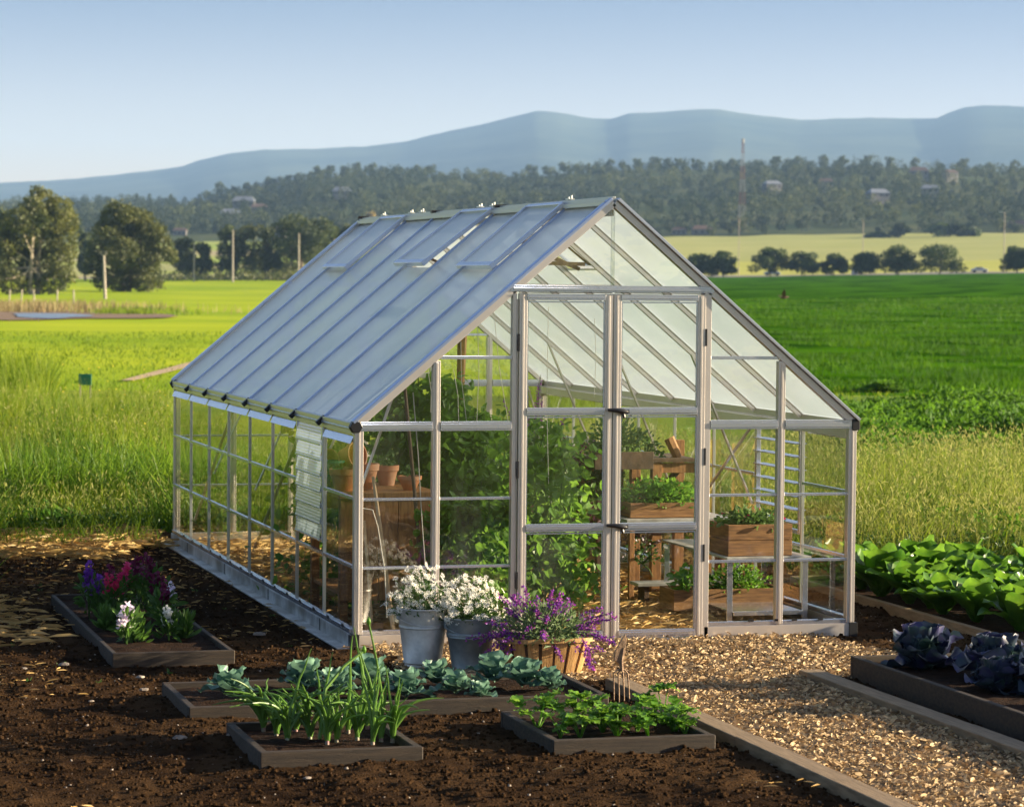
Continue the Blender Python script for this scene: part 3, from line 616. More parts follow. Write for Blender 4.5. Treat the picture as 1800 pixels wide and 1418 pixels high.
# lattice mast, poles, lamps
def lattice(px, r, base, topy):
    p = onground(px, r); h = (base-topy)*r/F; t = root('radio_mast', p, 'tall red and white lattice mast in front of the wooded hill', 'mast')
    red, wh = mat('mast_red', (.20,.08,.07)), mat('mast_white', (.28,.29,.31)); n_ = 7
    for i in range(n_):
        z0, z1 = h*i/n_, h*(i+1)/n_; b = MB(); s0, s1 = 1.3*(1-i/n_)+.35, 1.3*(1-(i+1)/n_)+.35
        for sx, sy in ((1,1),(-1,1),(-1,-1),(1,-1)):
            b.beam((sx*s0,sy*s0,z0), (sx*s1,sy*s1,z1), .13, .13)
        for q in range(4):
            za, zb = z0+(z1-z0)*q/4, z0+(z1-z0)*(q+1)/4
            for a_, c_ in (((1,-1),(-1,-1)), ((1,1),(1,-1)), ((-1,1),(1,1)), ((-1,-1),(-1,1))):
                b.beam((a_[0]*s0,a_[1]*s0,za), (c_[0]*s0,c_[1]*s0,zb), .07, .07)
        b.build('mast_section', red if i % 2 == 0 else wh, t)
    MB().lathe([(0,0),(.7,0),(.7,2.2),(0,2.2)], (0,0,h-1), 10).build('antenna', wh, t)
lattice(1303, 1450, 422, 266)
def pole(px, r, topy, lb, rad=.11, lean=0, lamp=False, fork=False, name='utility_pole', base=None):
    p = onground(px, r); hb = hor(px)+F*(CAM[2]-p[2])/r; h = (hb-topy)*r/F
    t = root(name, p, lb, 'pole' if not lamp else 'lamp post', None, -YAW)
    MB().tube([(0,0,-.3), (lean*h,0,h)], [rad*1.25, rad*.8], 8).build('shaft', MT['pole'], t, smooth=True)
    if lamp:
        MB().tube([(lean*h,0,h-.05), (lean*h-.25,-.1,h+.25), (lean*h-.9,-.25,h+.3)], .05, 6).build('lamp_arm', MT['pole'], t)
        MB().box((lean*h-1.5,-.45,h+.2), (lean*h-.7,-.1,h+.42)).build('lamp_head', MT['white'], t)
    if fork:
        MB().beam((lean*h-.5,0,h+.35), (lean*h,0,h-.05), .14, .12).beam((lean*h+.35,0,h+.45), (lean*h,0,h-.05), .16, .12).beam((lean*h-.5,0,h+.36), (lean*h+.35,0,h+.46), .1, .08).build('crossarm', MT['pole'], t)
pole(185, 330, 450, 'short pale pole leaning left with a forked head beside the broad tree', .16, -.035, fork=True)
pole(341, 640, 428, 'thin grey pole in front of the small dark trees', .13)
pole(409, 640, 405, 'pale pole in front of the bushy cypress', .17)
pole(525, 640, 411, 'pale pole in front of the umbrella pine', .17)
pole(587, 640, 420, 'thin pole beside the roof edge at the right of the hedge row', .12)
pole(1298, 735, 385, 'slender pole in line with the lattice mast at the road', .09)
pole(1516, 735, 390, 'lamp post with a white head behind the middle of the roadside trees', .10, lamp=True, name='lamp_post')
pole(1764, 735, 377, 'lamp post with a white head near the right edge by the last tree', .12, lamp=True, name='lamp_post')

# cars and the cabinet at the road
GLS = mat('car_glass', (.03,.04,.05), None, rough=.08); TYRE = mat('tyre', (.02,.02,.02), None, rough=.8)
def car(px, r, col, lb, rz=0.0, lift=0):
    p = onground(px, r); t = root('parked_car' if lift == 9 else 'car', p, lb, 'car', None, -YAW+rz)
    pt = mat('car_paint', col, None, rough=.25, metal=.2)
    pf = [(-2.1,.35),(-2.12,.75),(-1.95,.95),(-1.3,1.0),(-.8,1.42),(.6,1.45),(1.35,1.02),(1.95,.92),(2.1,.7),(2.1,.35)]
    V = [(x, s_*(.85 if z < 1.1 else .68), z) for s_ in (-1,1) for x, z in pf]; n_ = len(pf)
    Fs = [tuple(range(n_))[::-1], tuple(range(n_, 2*n_))]+[(i, (i+1) % n_, (i+1) % n_+n_, i+n_) for i in range(n_)]
    MB().add(V, [f[::-1] for f in Fs]).build('body', pt, t, bevel=.05)
    for s_ in (-1,1):
        MB().add([(-1.15,s_*.845,1.03),(1.15,s_*.845,1.03),(.55,s_*.72,1.38),(-.75,s_*.72,1.38)], [(0,1,2,3)]).build('side_window', GLS, t)
    MB().add([(1.3,-.6,1.07),(1.3,.6,1.07),(.66,.55,1.44),(.66,-.55,1.44)], [(0,1,2,3)]).build('windscreen', GLS, t)
    for x in (-1.3, 1.3):
        for s_ in (-1, 1):
            MB().tube([(x,s_*.70,.33), (x,s_*.90,.33)], .33, 14).build('wheel', TYRE, t)
car(502, 743, (.10,.05,.09), 'dark maroon car on the road left of the greenhouse roof')
car(1357, 743, (.45,.55,.62), 'pale blue car on the road behind the dark rounded tree')
car(1721, 743, (.75,.76,.76), 'white car on the road near the right edge')
p = onground(1502, 736); t = root('roadside_cabinet', p, 'pale roadside cabinet at the foot of the shorter lamp post', 'cabinet', None, -YAW)
MB().box((-.8,-.4,0), (.8,.4,1.7)).build('body', MT['white'], t); MB().box((-.9,-.5,1.7), (.9,.5,1.82)).build('lid', MT['galv'], t)
MB().box((-.7,-.425,.15), (.7,-.4,1.55)).build('door', mat('cabinet_door', (.6,.65,.72)), t)

# pond, reeds
def flat(name, pts, z, mt, lb, kind='structure'):
    n_ = len(pts); zt = max(float(zterr(x, y)[0]) for x, y in pts); me = bpy.data.meshes.new(name); me.from_pydata([(x, y, zt+z) for x, y in pts], [], [tuple(range(n_))]); me.materials.append(mt)
    return tag(link(name, me), lb, kind=kind)
def ellipse_px(px0, px1, r0, r1, n=28, seed=1):
    out = []
    for k in range(n):
        a = 2*PI*k/n; w_ = 1+.12*math.sin(3*a+seed)+.07*math.sin(5*a+2*seed)
        px = (px0+px1)/2+(px1-px0)/2*math.cos(a)*w_; r_ = (r0+r1)/2+(r1-r0)/2*math.sin(a)*w_
        q = far(px, 540, r_); out.append((q[0], q[1]))
    return out[::-1]
WATER = mat('pond_water', (.20,.27,.36), (.16,.22,.30), .5, .35, 0, 1.0, 2.5, spec=1.0)  # pale blue base colour stands in for the reflected sky
MUD = mat('mud_bank', (.13,.075,.045), (.20,.13,.07), .4, .95, 0, .6, 3)
flat('mud_bank', ellipse_px(-150, 290, 163, 215, seed=2), .05, MUD, 'brown mud bank around the pond')
flat('pond_water', ellipse_px(20, 155, 168, 190, seed=1), bpy.data.objects['mud_bank'].data.vertices[0].co.z+.03-max(float(zterr(*q)[0]) for q in ellipse_px(20, 155, 168, 190, seed=1)), WATER, 'small pale pond in the left meadow')
def reeds(n, px0, px1, r0, r1, h0, h1, mt, nm, lb, dens=None):
    px = (px0+px1)/2+(px1-px0)*.21*RNG.normal(size=n); rr = RNG.uniform(r0, r1, n); an = np.arctan((px-900)/F)+YAW
    x = CAM[0]+np.sin(an)*rr; y = CAM[1]+np.cos(an)*rr; P = np.stack([x, y, zterr(x, y)], -1)
    V, Fs = blades(P, RNG.uniform(h0, h1, n), RNG.uniform(.03, .09, n), RNG.uniform(0, .4, n))
    return tag(npmesh(nm, V, Fs, mt), lb, 'reeds', kind='stuff')
reeds(5000, -420, 330, 196, 235, .3, .9, MT['reed2'], 'reeds', 'rusty brown reeds behind the pond')
reeds(300, -420, 40, 158, 166, .05, .2, MT['reed2'], 'reeds', 'short brown reeds along the near edge of the pond')
reeds(2500, 140, 330, 190, 215, .15, .5, MT['grass'], 'grass', 'green grass tufts on the bank right of the pond')
MB().add([(float(q[0]), float(q[1]), float(zterr(q[0], q[1])[0])+.05) for q in (at(212,672,z=0), at(236,672,z=0), at(345,645,z=0), at(345,636,z=0), at(300,648,z=0))], [(0,1,2,3,4)]).build('dirt_track', mat('dirt_track', (.46,.34,.20), (.38,.27,.16), .8, .95))
tag(bpy.data.objects['dirt_track'], 'pale dirt track running behind the back corner of the greenhouse', kind='structure')
# fence posts by the pond and track
fp = root('fence_post', onground(213, 52), 'short grey post at the end of the pale dirt track', 'post')
MB().tube([(0,0,-.1),(0,0,.30)], .03, 7).build('post', MT['pole'], fp)
for k, (px, r) in enumerate([(16,262),(37,262),(60,258),(100,255),(130,250)]):
    fp = root('fence_post', onground(px, r), 'weathered fence post behind the pond, %s from the left' % ord_(k), 'post', 'fence posts behind the pond')
    MB().tube([(0,0,-.1),(RNG.normal()*.06,0,1.3)], .07, 7).build('post', MT['pole'], fp)
# green signboard
p = onground(150, 60); t = root('signboard', p, 'small plain green signboard standing in the meadow grass', 'sign', None, -YAW)
MB().box((-.135,-.015,.27), (.135,.015,.50)).build('board', MT['greenp'], t, bevel=.004)
MB().box((-.12,.0155,0), (-.09,.035,.46)).build('leg', MT['pole'], t); MB().box((.09,.0155,0), (.12,.035,.46)).build('leg', MT['pole'], t)
# bird over the crop field
bp = far(1378, 524, 118); t = root('bird', bp, 'brown bird flying low over the green crop field', 'bird')
BR = mat('bird_feather', (.10,.05,.03), (.06,.03,.02), 30, .7)
b = MB().tube([(-.17,0,.0),(-.11,0,.015),(0,0,.02),(.09,0,.03),(.14,0,.05),(.19,0,.045),(.23,0,.035)], [.01,.035,.055,.045,.032,.024,.004], 10)
b.add([(-.1,.02,.02),(-.1,-.02,.02),(-.30,-.06,.0),(-.30,.06,.0)], [(0,1,2,3)])
b.add([(.07,-.03,.04),(-.06,-.03,.04),(-.14,-.12,.20),(-.06,-.20,.38),(.02,-.14,.24)], [(0,1,2,3,4)])
b.add([(.07,.03,.04),(-.06,.03,.04),(-.16,.16,.08),(-.14,.34,.13),(0,.20,.10)], [(4,3,2,1,0)])
b.build('body', BR, t, smooth=True)

# ------------------------------------------------------------------ grass
def scatter(n, px0, px1, r0, r1, p=0.0):
    px = RNG.uniform(px0, px1, n); u = RNG.random(n)
    rr = r0*(r1/r0)**u if p == 0 else (r0**p+(r1**p-r0**p)*u)**(1/p)
    an = np.arctan((px-900)/F)+YAW; x = CAM[0]+np.sin(an)*rr; y = CAM[1]+np.cos(an)*rr
    return x, y, rr, px
def lush(x, y): return 0.40+1.15*vnoise(x/1.7, y/1.7, 61)
def grassfield(nm, lb, n, px0, px1, r0, r1, h0, h1, mt, cond=None, wsc=1.0, lean=(.1,.7), kind='grass'):
    x, y, rr, px = scatter(n, px0, px1, r0, r1)
    k = np.ones(n, bool) if cond is None else cond(x, y, rr, px); x, y, rr = x[k], y[k], rr[k]
    P = np.stack([x, y, zterr(x, y)-.01], -1); h = RNG.uniform(h0, h1, len(x))*lush(x, y)
    V, Fs = blades(P, h, wsc*.0011*rr*RNG.uniform(.5, 1.3, len(x))*.36, RNG.uniform(*lean, len(x)))
    return tag(npmesh(nm, V, Fs, mt), lb, 'grass', kind='stuff')
def outside(x, y): return ~((x > -.15) & (x < 3.85) & (y > -.2) & (y < 8.2))
def lim_left(x, y, rr, px): return outside(x, y) & ((rr < 47) | (px < 90) | (px > 430)) & (x < 2.5) & (y > 7.7+1.5*vnoise(x*1.7, y*0, 5)+.5*vnoise(x*6, y*0, 15)-np.clip(-1.7-x, 0, .8)*5.5)
def lim_right(x, y, rr, px): return outside(x, y) & (x > -1) & ((y > 8.4) | ((x > 4.6) & (y > 4.2+.4*vnoise(x, y, 3))))
grassfield('tall_grass', 'tall bright green grass left of and behind the greenhouse', 80000, -330, 1000, 25, 62, .42, .85, MT['grass'], lim_left)
grassfield('dry_grass', 'pale dry grass stems among the tall green grass on the left', 6500, -330, 1000, 27, 62, .6, .95, MT['grassdry'], lim_left, .6, (.0,.35))
grassfield('tall_grass', 'tall green grass beyond the lettuce bed on the right', 42000, 900, 2050, 24.5, 62, .2, .74, MT['grass'], lambda x, y, rr, px: lim_right(x, y, rr, px) & ((px < 1080) | (rr < 37)))
grassfield('dry_grass', 'straw coloured seeding grass beyond the lettuce bed', 22000, 900, 2050, 24.5, 40, .3, .82, MT['grassdry'], lambda x, y, rr, px: lim_right(x, y, rr, px) & ((px < 1500) | (rr < 37)), .6, (.0,1.0))
grassfield('meadow_grass', 'short rough grass of the middle distance', 40000, -200, 2050, 60, 130, .05, .13, MT['grass'], lambda x, y, rr, px: (px < 900) | (rr < 67), .9)
grassfield('crop_rows', 'low dark green crop plants of the right hand field', 52000, 1180, 2050, 66, 240, .08, .20, MT['crop'], lambda x, y, rr, px: vnoise(x/1.5, y/7, 91) > .35, .9)
# broad leaved low crop on the right, wild herbs on the left
x, y, rr, px = scatter(46000, 1470, 2050, 36, 56); k = vnoise(x/3, y/3, 8) > .16; x, y = x[k], y[k]
P = np.stack([x, y, zterr(x, y)+RNG.random(len(x))**.6*.42*lush(x, y)], -1)
tag(leafcloud('bean_rows', P, RNG.uniform(.06,.13,len(P)), MT['broad']), 'lush dark green broad leaved crop beyond the seeding grass', 'crop', kind='stuff')
x, y, rr, px = scatter(30000, -200, 420, 26.5, 46); k = lim_left(x, y, rr, px) & (vnoise(x/1.3, y/1.3, 18) > .42); x, y = x[k], y[k]
P = np.stack([x, y, zterr(x, y)+RNG.random(len(x))*.5*lush(x, y)], -1)
tag(leafcloud('wild_herbs', P, RNG.uniform(.05,.11,len(P)), MT['broad']), 'dark leafy weeds growing through the left grass', 'weeds', kind='stuff')
x, y, rr, px = scatter(26000, -330, 420, 26.2, 33); k = lim_left(x, y, rr, px); x, y = x[k], y[k]
P = np.stack([x, y, zterr(x, y)+RNG.random(len(x))**1.3*.42*lush(x, y)], -1)
tag(leafcloud('undergrowth', P, RNG.uniform(.04,.09,len(P)), MT['flg'], wd=.7), 'leafy undergrowth coloured dark as shade at the foot of the left grass', 'undergrowth', kind='stuff')  # weeds whose dark green also stands in for the grass's self-shade
x, y, rr, px = scatter(20000, 1400, 2050, 24.5, 30); k = lim_right(x, y, rr, px); x, y = x[k], y[k]
P = np.stack([x, y, zterr(x, y)+RNG.random(len(x))**1.3*.30], -1)
tag(leafcloud('undergrowth', P, RNG.uniform(.04,.08,len(P)), MT['flg'], wd=.4), 'dark undergrowth at the foot of the seeding grass behind the leafy greens', 'undergrowth', kind='stuff')
for nm_, a_, lb_ in (('seed_heads', (900, 2050, 24.5, 38), 'pale seed heads of the grass behind the leafy greens'), ('seed_heads', (-330, 1000, 26.5, 46), 'pale seed heads over the tall left grass')):
    x, y, rr, px = scatter(26000, *a_); k = (lim_right if a_[0] == 900 else lim_left)(x, y, rr, px) & (vnoise(x/1.1, y/1.1, 71) > .35); x, y = x[k], y[k]
    P = np.stack([x, y, zterr(x, y)+RNG.uniform(.28,.80,len(x))*np.clip(lush(x, y), .5, 1.2)], -1); D = RNG.normal(size=(len(x),3))*(.5,.5,.3)+(0,0,.8)
    tag(leafcloud(nm_, P, RNG.uniform(.03,.07,len(P)), MT['seed'], D=D, wd=.4), lb_, 'grass', kind='stuff')
x, y, rr, px = scatter(9000, 1450, 2050, 25, 37); k = lim_right(x, y, rr, px) & (vnoise(x/1.2, y/1.2, 28) > .55); x, y = x[k], y[k]
P = np.stack([x, y, zterr(x, y)+RNG.random(len(x))*.5], -1)
tag(leafcloud('wild_herbs', P, RNG.uniform(.04,.09,len(P)), MT['broad'], wd=.8), 'dark leafy weeds growing among the seeding grass on the right', 'weeds', kind='stuff')
x, y, rr, px = scatter(15000, -200, 400, 25.5, 33); k = lim_left(x, y, rr, px) & (vnoise(x*1.1, y*1.1, 88) > .52); x, y = x[k], y[k]
V, Fs = blades(np.stack([x, y, zterr(x, y)], -1), RNG.uniform(.35,.95,len(x)), RNG.uniform(.010,.022,len(x)), RNG.uniform(.1,.9,len(x)), levels=5)
tag(npmesh('tall_weeds', V, Fs, MT['weed']), 'tall clumps of broad bladed green weeds standing at the near edge of the left grass', 'weeds', kind='stuff')
x, y, rr, px = scatter(160, -100, 420, 32, 62); P = np.stack([x, y, zterr(x, y)+RNG.uniform(.45,.7,len(x))], -1)
tag(leafcloud('wildflowers', P, RNG.uniform(.02,.04,len(P)), MT['yellow'], wd=1.6), 'scattered small yellow wildflowers in the left grass', 'flowers', kind='stuff')
# dark scrubby clumps between garden and field
for k, (px, r, hh, wd, lb) in enumerate([(1528, 56, .30, 1.6, 'low dark mound of grass beyond the right corner of the greenhouse'), (1560, 66, .25, 1.5, 'low grassy mound at the near edge of the crop field'),
                                         (1790, 54, .4, 1.6, 'grassy bush at the right edge beyond the broad leaved crop'), (75, 46, .5, 1.6, 'dark weedy bush in the left grass'), (165, 45, .45, 1.5, 'dark leafy bush behind the yellow wildflowers')]):
    tree('bush', lb, 'bush', onground(px, r), hh, wd, MT['broad'], MT['bark'], 1500, .07, trunk_h=0, shape='dome', seed=200+k, nblob=14)

# ------------------------------------------------------------------ the greenhouse
W, L, H0, H1 = 3.66, 7.952, 1.525, 3.075
PN = L/8; X1, X2 = .566, 1.133; CX = W/2
def slope(x): return H0+(H1-H0)*(x/CX if x <= CX else (W-x)/CX)
GH = root('greenhouse', (0,0,0), 'aluminium greenhouse with clear walls, milky roof and double doors', 'greenhouse')
A, AB, BK, GL, OP = MT['alu'], MT['alub'], MT['black'], MT['glass'], MT['opal']
def gp(name, mb, mt, parent=GH, bevel=.002, **k): return mb.build(name, mt, parent, bevel=bevel, **k)
# base
gp('base_rail', MB().box((0,-.03,0), (X2,.03,.095)), A); gp('base_rail', MB().box((W-X2,-.03,0), (W,.03,.095)), A)
gp('base_rail', MB().box((-.03,.03,0), (.03,L,.10)), MT['galv'])
gp('base_rail', MB().box((W-.03,.03,0), (W+.03,L,.10)), A)
gp('base_rail', MB().box((0,L,0), (W,L+.04,.10)), A)
gp('ground_flange', MB().box((-.12,-.02,0), (-.032,L,.012)), MT['galv'])
gp('sill_rail', MB().box((.03,-.024,.097), (X2-.02,.024,.125)), AB); gp('sill_rail', MB().box((W-X2+.02,-.024,.097), (W-.03,.024,.125)), AB)
gp('sill_rail', MB().box((-.024,.03,.102), (.024,L-.03,.135)), AB)
gp('sill_rail', MB().box((W-.024,.03,.102), (W+.024,L-.03,.135)), AB)
gp('threshold', MB().box((X2,-.06,0), (W-X2,.03,.022)), AB)
# joints and clips on the left base rail
c = MB()
for i in range(1, 8, 2): c.box((-.034,PN*i-.006,.002), (-.0305,PN*i+.006,.098))
gp('base_joint', c, BK, bevel=0)
c = MB()
for i in range(15): c.box((-.030,PN*(i+.5)/2-.03,.128), (-.0245,PN*(i+.5)/2+.03,.146))
for x in (.18,.42,.78,W-.78,W-.58,W-.25,W-.45): c.box((x-.02,-.030,.122), (x+.02,-.0245,.138))
gp('base_clip', c, BK, bevel=0)
# posts
for x in (0, W):
    for y in (0, L):
        gp('corner_post', MB().box((x-.030+(.022 if x == 0 else -.022),y-.030,.10), (x+.030+(.022 if x == 0 else -.022),y+.030,H0-.03)).box((x-.006+(.022 if x == 0 else -.022),y-.036,.10), (x+.006+(.022 if x == 0 else -.022),y-.0305,H0-.03)), A)
for x in (0, W): gp('corner_foot', MB().box((x-.032,-.036,-.002), (x+.032,.034,.098)), BK)
for y in (0, L):
    for x in (X1, W-X1): gp('mullion', MB().box((x-.026,y-.028,.10), (x+.026,y+.028,slope(x)-.03)).box((x-.008,y-.034,.10), (x+.008,y-.0285,slope(x)-.04)), A)
    for x in (X2, W-X2): gp('door_jamb', MB().box((x-.030,y-.030,.0), (x-.002,y+.03,2.455) if x < CX else (x+.030,y+.03,2.455)).box((x-.0,y-.02,0), (x+.012,y+.02,2.4)), A)
if True:
    for y in (0, L):
        ya, yb = y-.032, y+.028
        gp('header', MB().box((X2-.05,ya,2.452), (W-X2+.05,yb,2.498)).box((X2-.03,ya-.008,2.462), (W-X2+.03,ya-.001,2.482)), AB)
        for a, b in ((.032,X1-.028), (X1+.028,X2-.032), (W-X2+.032,W-X1-.028), (W-X1+.028,W-.032)):
            gp('eave_bar', MB().box((a,ya,1.492), (b,yb,1.555)).box((a,ya-.006,1.505), (b,ya-.001,1.54)), AB)
            for z in (.555, 1.025): gp('glazing_bar', MB().box((a,y-.024,z-.011), (b,y+.01,z+.008)), AB)
        for a, b in ((X1+.028,X2-.032), (W-X2+.032,W-X1-.028)):
            gp('glazing_bar', MB().box((a,y-.024,1.985), (b,y+.01,2.008)), AB)
        gp('glazing_bar', MB().box((CX-.012,y-.015,2.50), (CX+.012,y+.012,H1-.05)), GL)
# gable rafters
dx = np.array((CX,0,H1-H0)); ln = np.linalg.norm(dx); dx = dx/ln; nrm = np.array((-dx[2],0,dx[0]))
for y, s_ in ((0,-1), (L,1)):
    for side in (0, 1):
        p0 = np.array((0,y,H0)); p1 = np.array((CX,y,H1))
        if side: p0 = np.array((W,y,H0)); p1 = np.array((CX+.001,y,H1))
        upv = (nrm[0] if not side else -nrm[0], 0, nrm[2])
        gp('gable_rafter', MB().beam(p0, p1, .06, .05, upv), A)
        off = np.array(upv)*.036; o2 = np.array((0,s_*.012,0))
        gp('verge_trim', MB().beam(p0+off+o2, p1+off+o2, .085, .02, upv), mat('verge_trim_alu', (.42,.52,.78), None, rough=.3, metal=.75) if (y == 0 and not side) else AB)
# wall panes of both gables
def pane(pts, mt=GL, name='pane', parent=GH): return MB().add(pts, [tuple(range(len(pts)))]).build(name, mt, parent)
for y in (0.0, L):
    for a, b in ((0,X1),(X1,X2),(W-X2,W-X1),(W-X1,W)):
        for z0, z1 in ((.12,.55),(.56,1.02),(1.03,1.5)): pane([(a+.02,y,z0),(b-.02,y,z0),(b-.02,y,z1),(a+.02,y,z1)])
        pane([(a+.02,y,1.55),(b-.02,y,1.55),(b-.02,y,slope(b-.02)-.02),(a+.02,y,slope(a+.02)-.02)])
    pane([(X2,y,2.49),(W-X2,y,2.49),(W-X2,y,slope(W-X2)-.02),(CX,y,H1-.03),(X2,y,slope(X2)-.02)])
pane([(X2,L,.1),(W-X2,L,.1),(W-X2,L,2.45),(X2,L,2.45)])
gp('door_stile', MB().box((CX-.05,L-.02,.1), (CX+.05,L+.02,2.45)), A)
for z in (.8, 1.6): gp('door_rail', MB().box((X2,L-.015,z-.025), (W-X2,L+.015,z+.025)), A)
# doors
for k, (a, b) in enumerate(((X2+.016,CX-.003), (CX+.003,W-X2-.016))):
    d = bpy.data.objects.new('door', None); COL.objects.link(d); d.parent = GH; d.location = (a if k == 0 else b, -.012, 0); o = d.location[0]
    sw = .056; y0, y1 = -.026, .022
    for xa in (a, b-sw):
        gp('stile', MB().box((xa-o,y0,.028), (xa+sw-o,y1,2.44)).box((xa+.018-o,y0-.005,.03), (xa+.034-o,y0-.0005,2.43)), A, d)
    for z0, z1, mm in ((.032,.085,AB), (.785,.838,AB), (1.595,1.648,AB), (2.395,2.438,AB)):
        gp('rail', MB().box((a+sw-o,y0-.003,z0), (b-sw-o,y1-.004,z1)).box((a+sw-o,y0-.009,z0+.014), (b-sw-o,y0-.0035,z1-.012)), mm, d)
    for z0, z1 in ((.08,.79), (.835,1.6), (1.645,2.4)):
        pane([(a+sw-.005-o,.002,z0),(b-sw+.005-o,.002,z0),(b-sw+.005-o,.002,z1),(a+sw-.005-o,.002,z1)], parent=d)
        gp('glazing_bead', MB().box((a+sw-o,-.018,z0+.012), (a+sw+.010-o,-.008,z1-.012)).box((b-sw-.010-o,-.018,z0+.012), (b-sw-o,-.008,z1-.012)).box((a+sw+.01-o,-.018,z1-.022), (b-sw-.01-o,-.008,z1-.012)), AB, d, bevel=0)
    for z in (.62, 1.30, 2.14) if k else (.45, 1.22, 2.1):
        xh = (a-.004 if k == 0 else b+.004)-o
        gp('hinge', MB().box((xh-.006,y0-.006,z-.06), (xh+.006,y0+.004,z+.06)), BK, d, bevel=0)
    gp('door_track', MB().box((a+.02-o,-.036,2.444) if k == 0 else (a+.01-o,-.036,2.444), (b-.01-o,.0,2.450)), BK, d, bevel=0)
    if k == 1:
        for z in (.815, 1.622):
            hb = MB().tube([(a-.045-o,-.045,z+.012), (a+.02-o,-.05,z+.008), (a+.06-o,-.055,z), (a+.10-o,-.05,z-.004)], [.010,.016,.022,.012], 8)
            hb.tube([(a+.068-o,-.04,z-.005), (a+.068-o,-.06,z-.030), (a+.075-o,-.06,z-.045)], [.014,.013,.008], 8).box((a+.03-o,-.042,z-.012), (a+.115-o,-.028,z+.012))
            gp('latch', hb, BK, d, bevel=0, smooth=True)
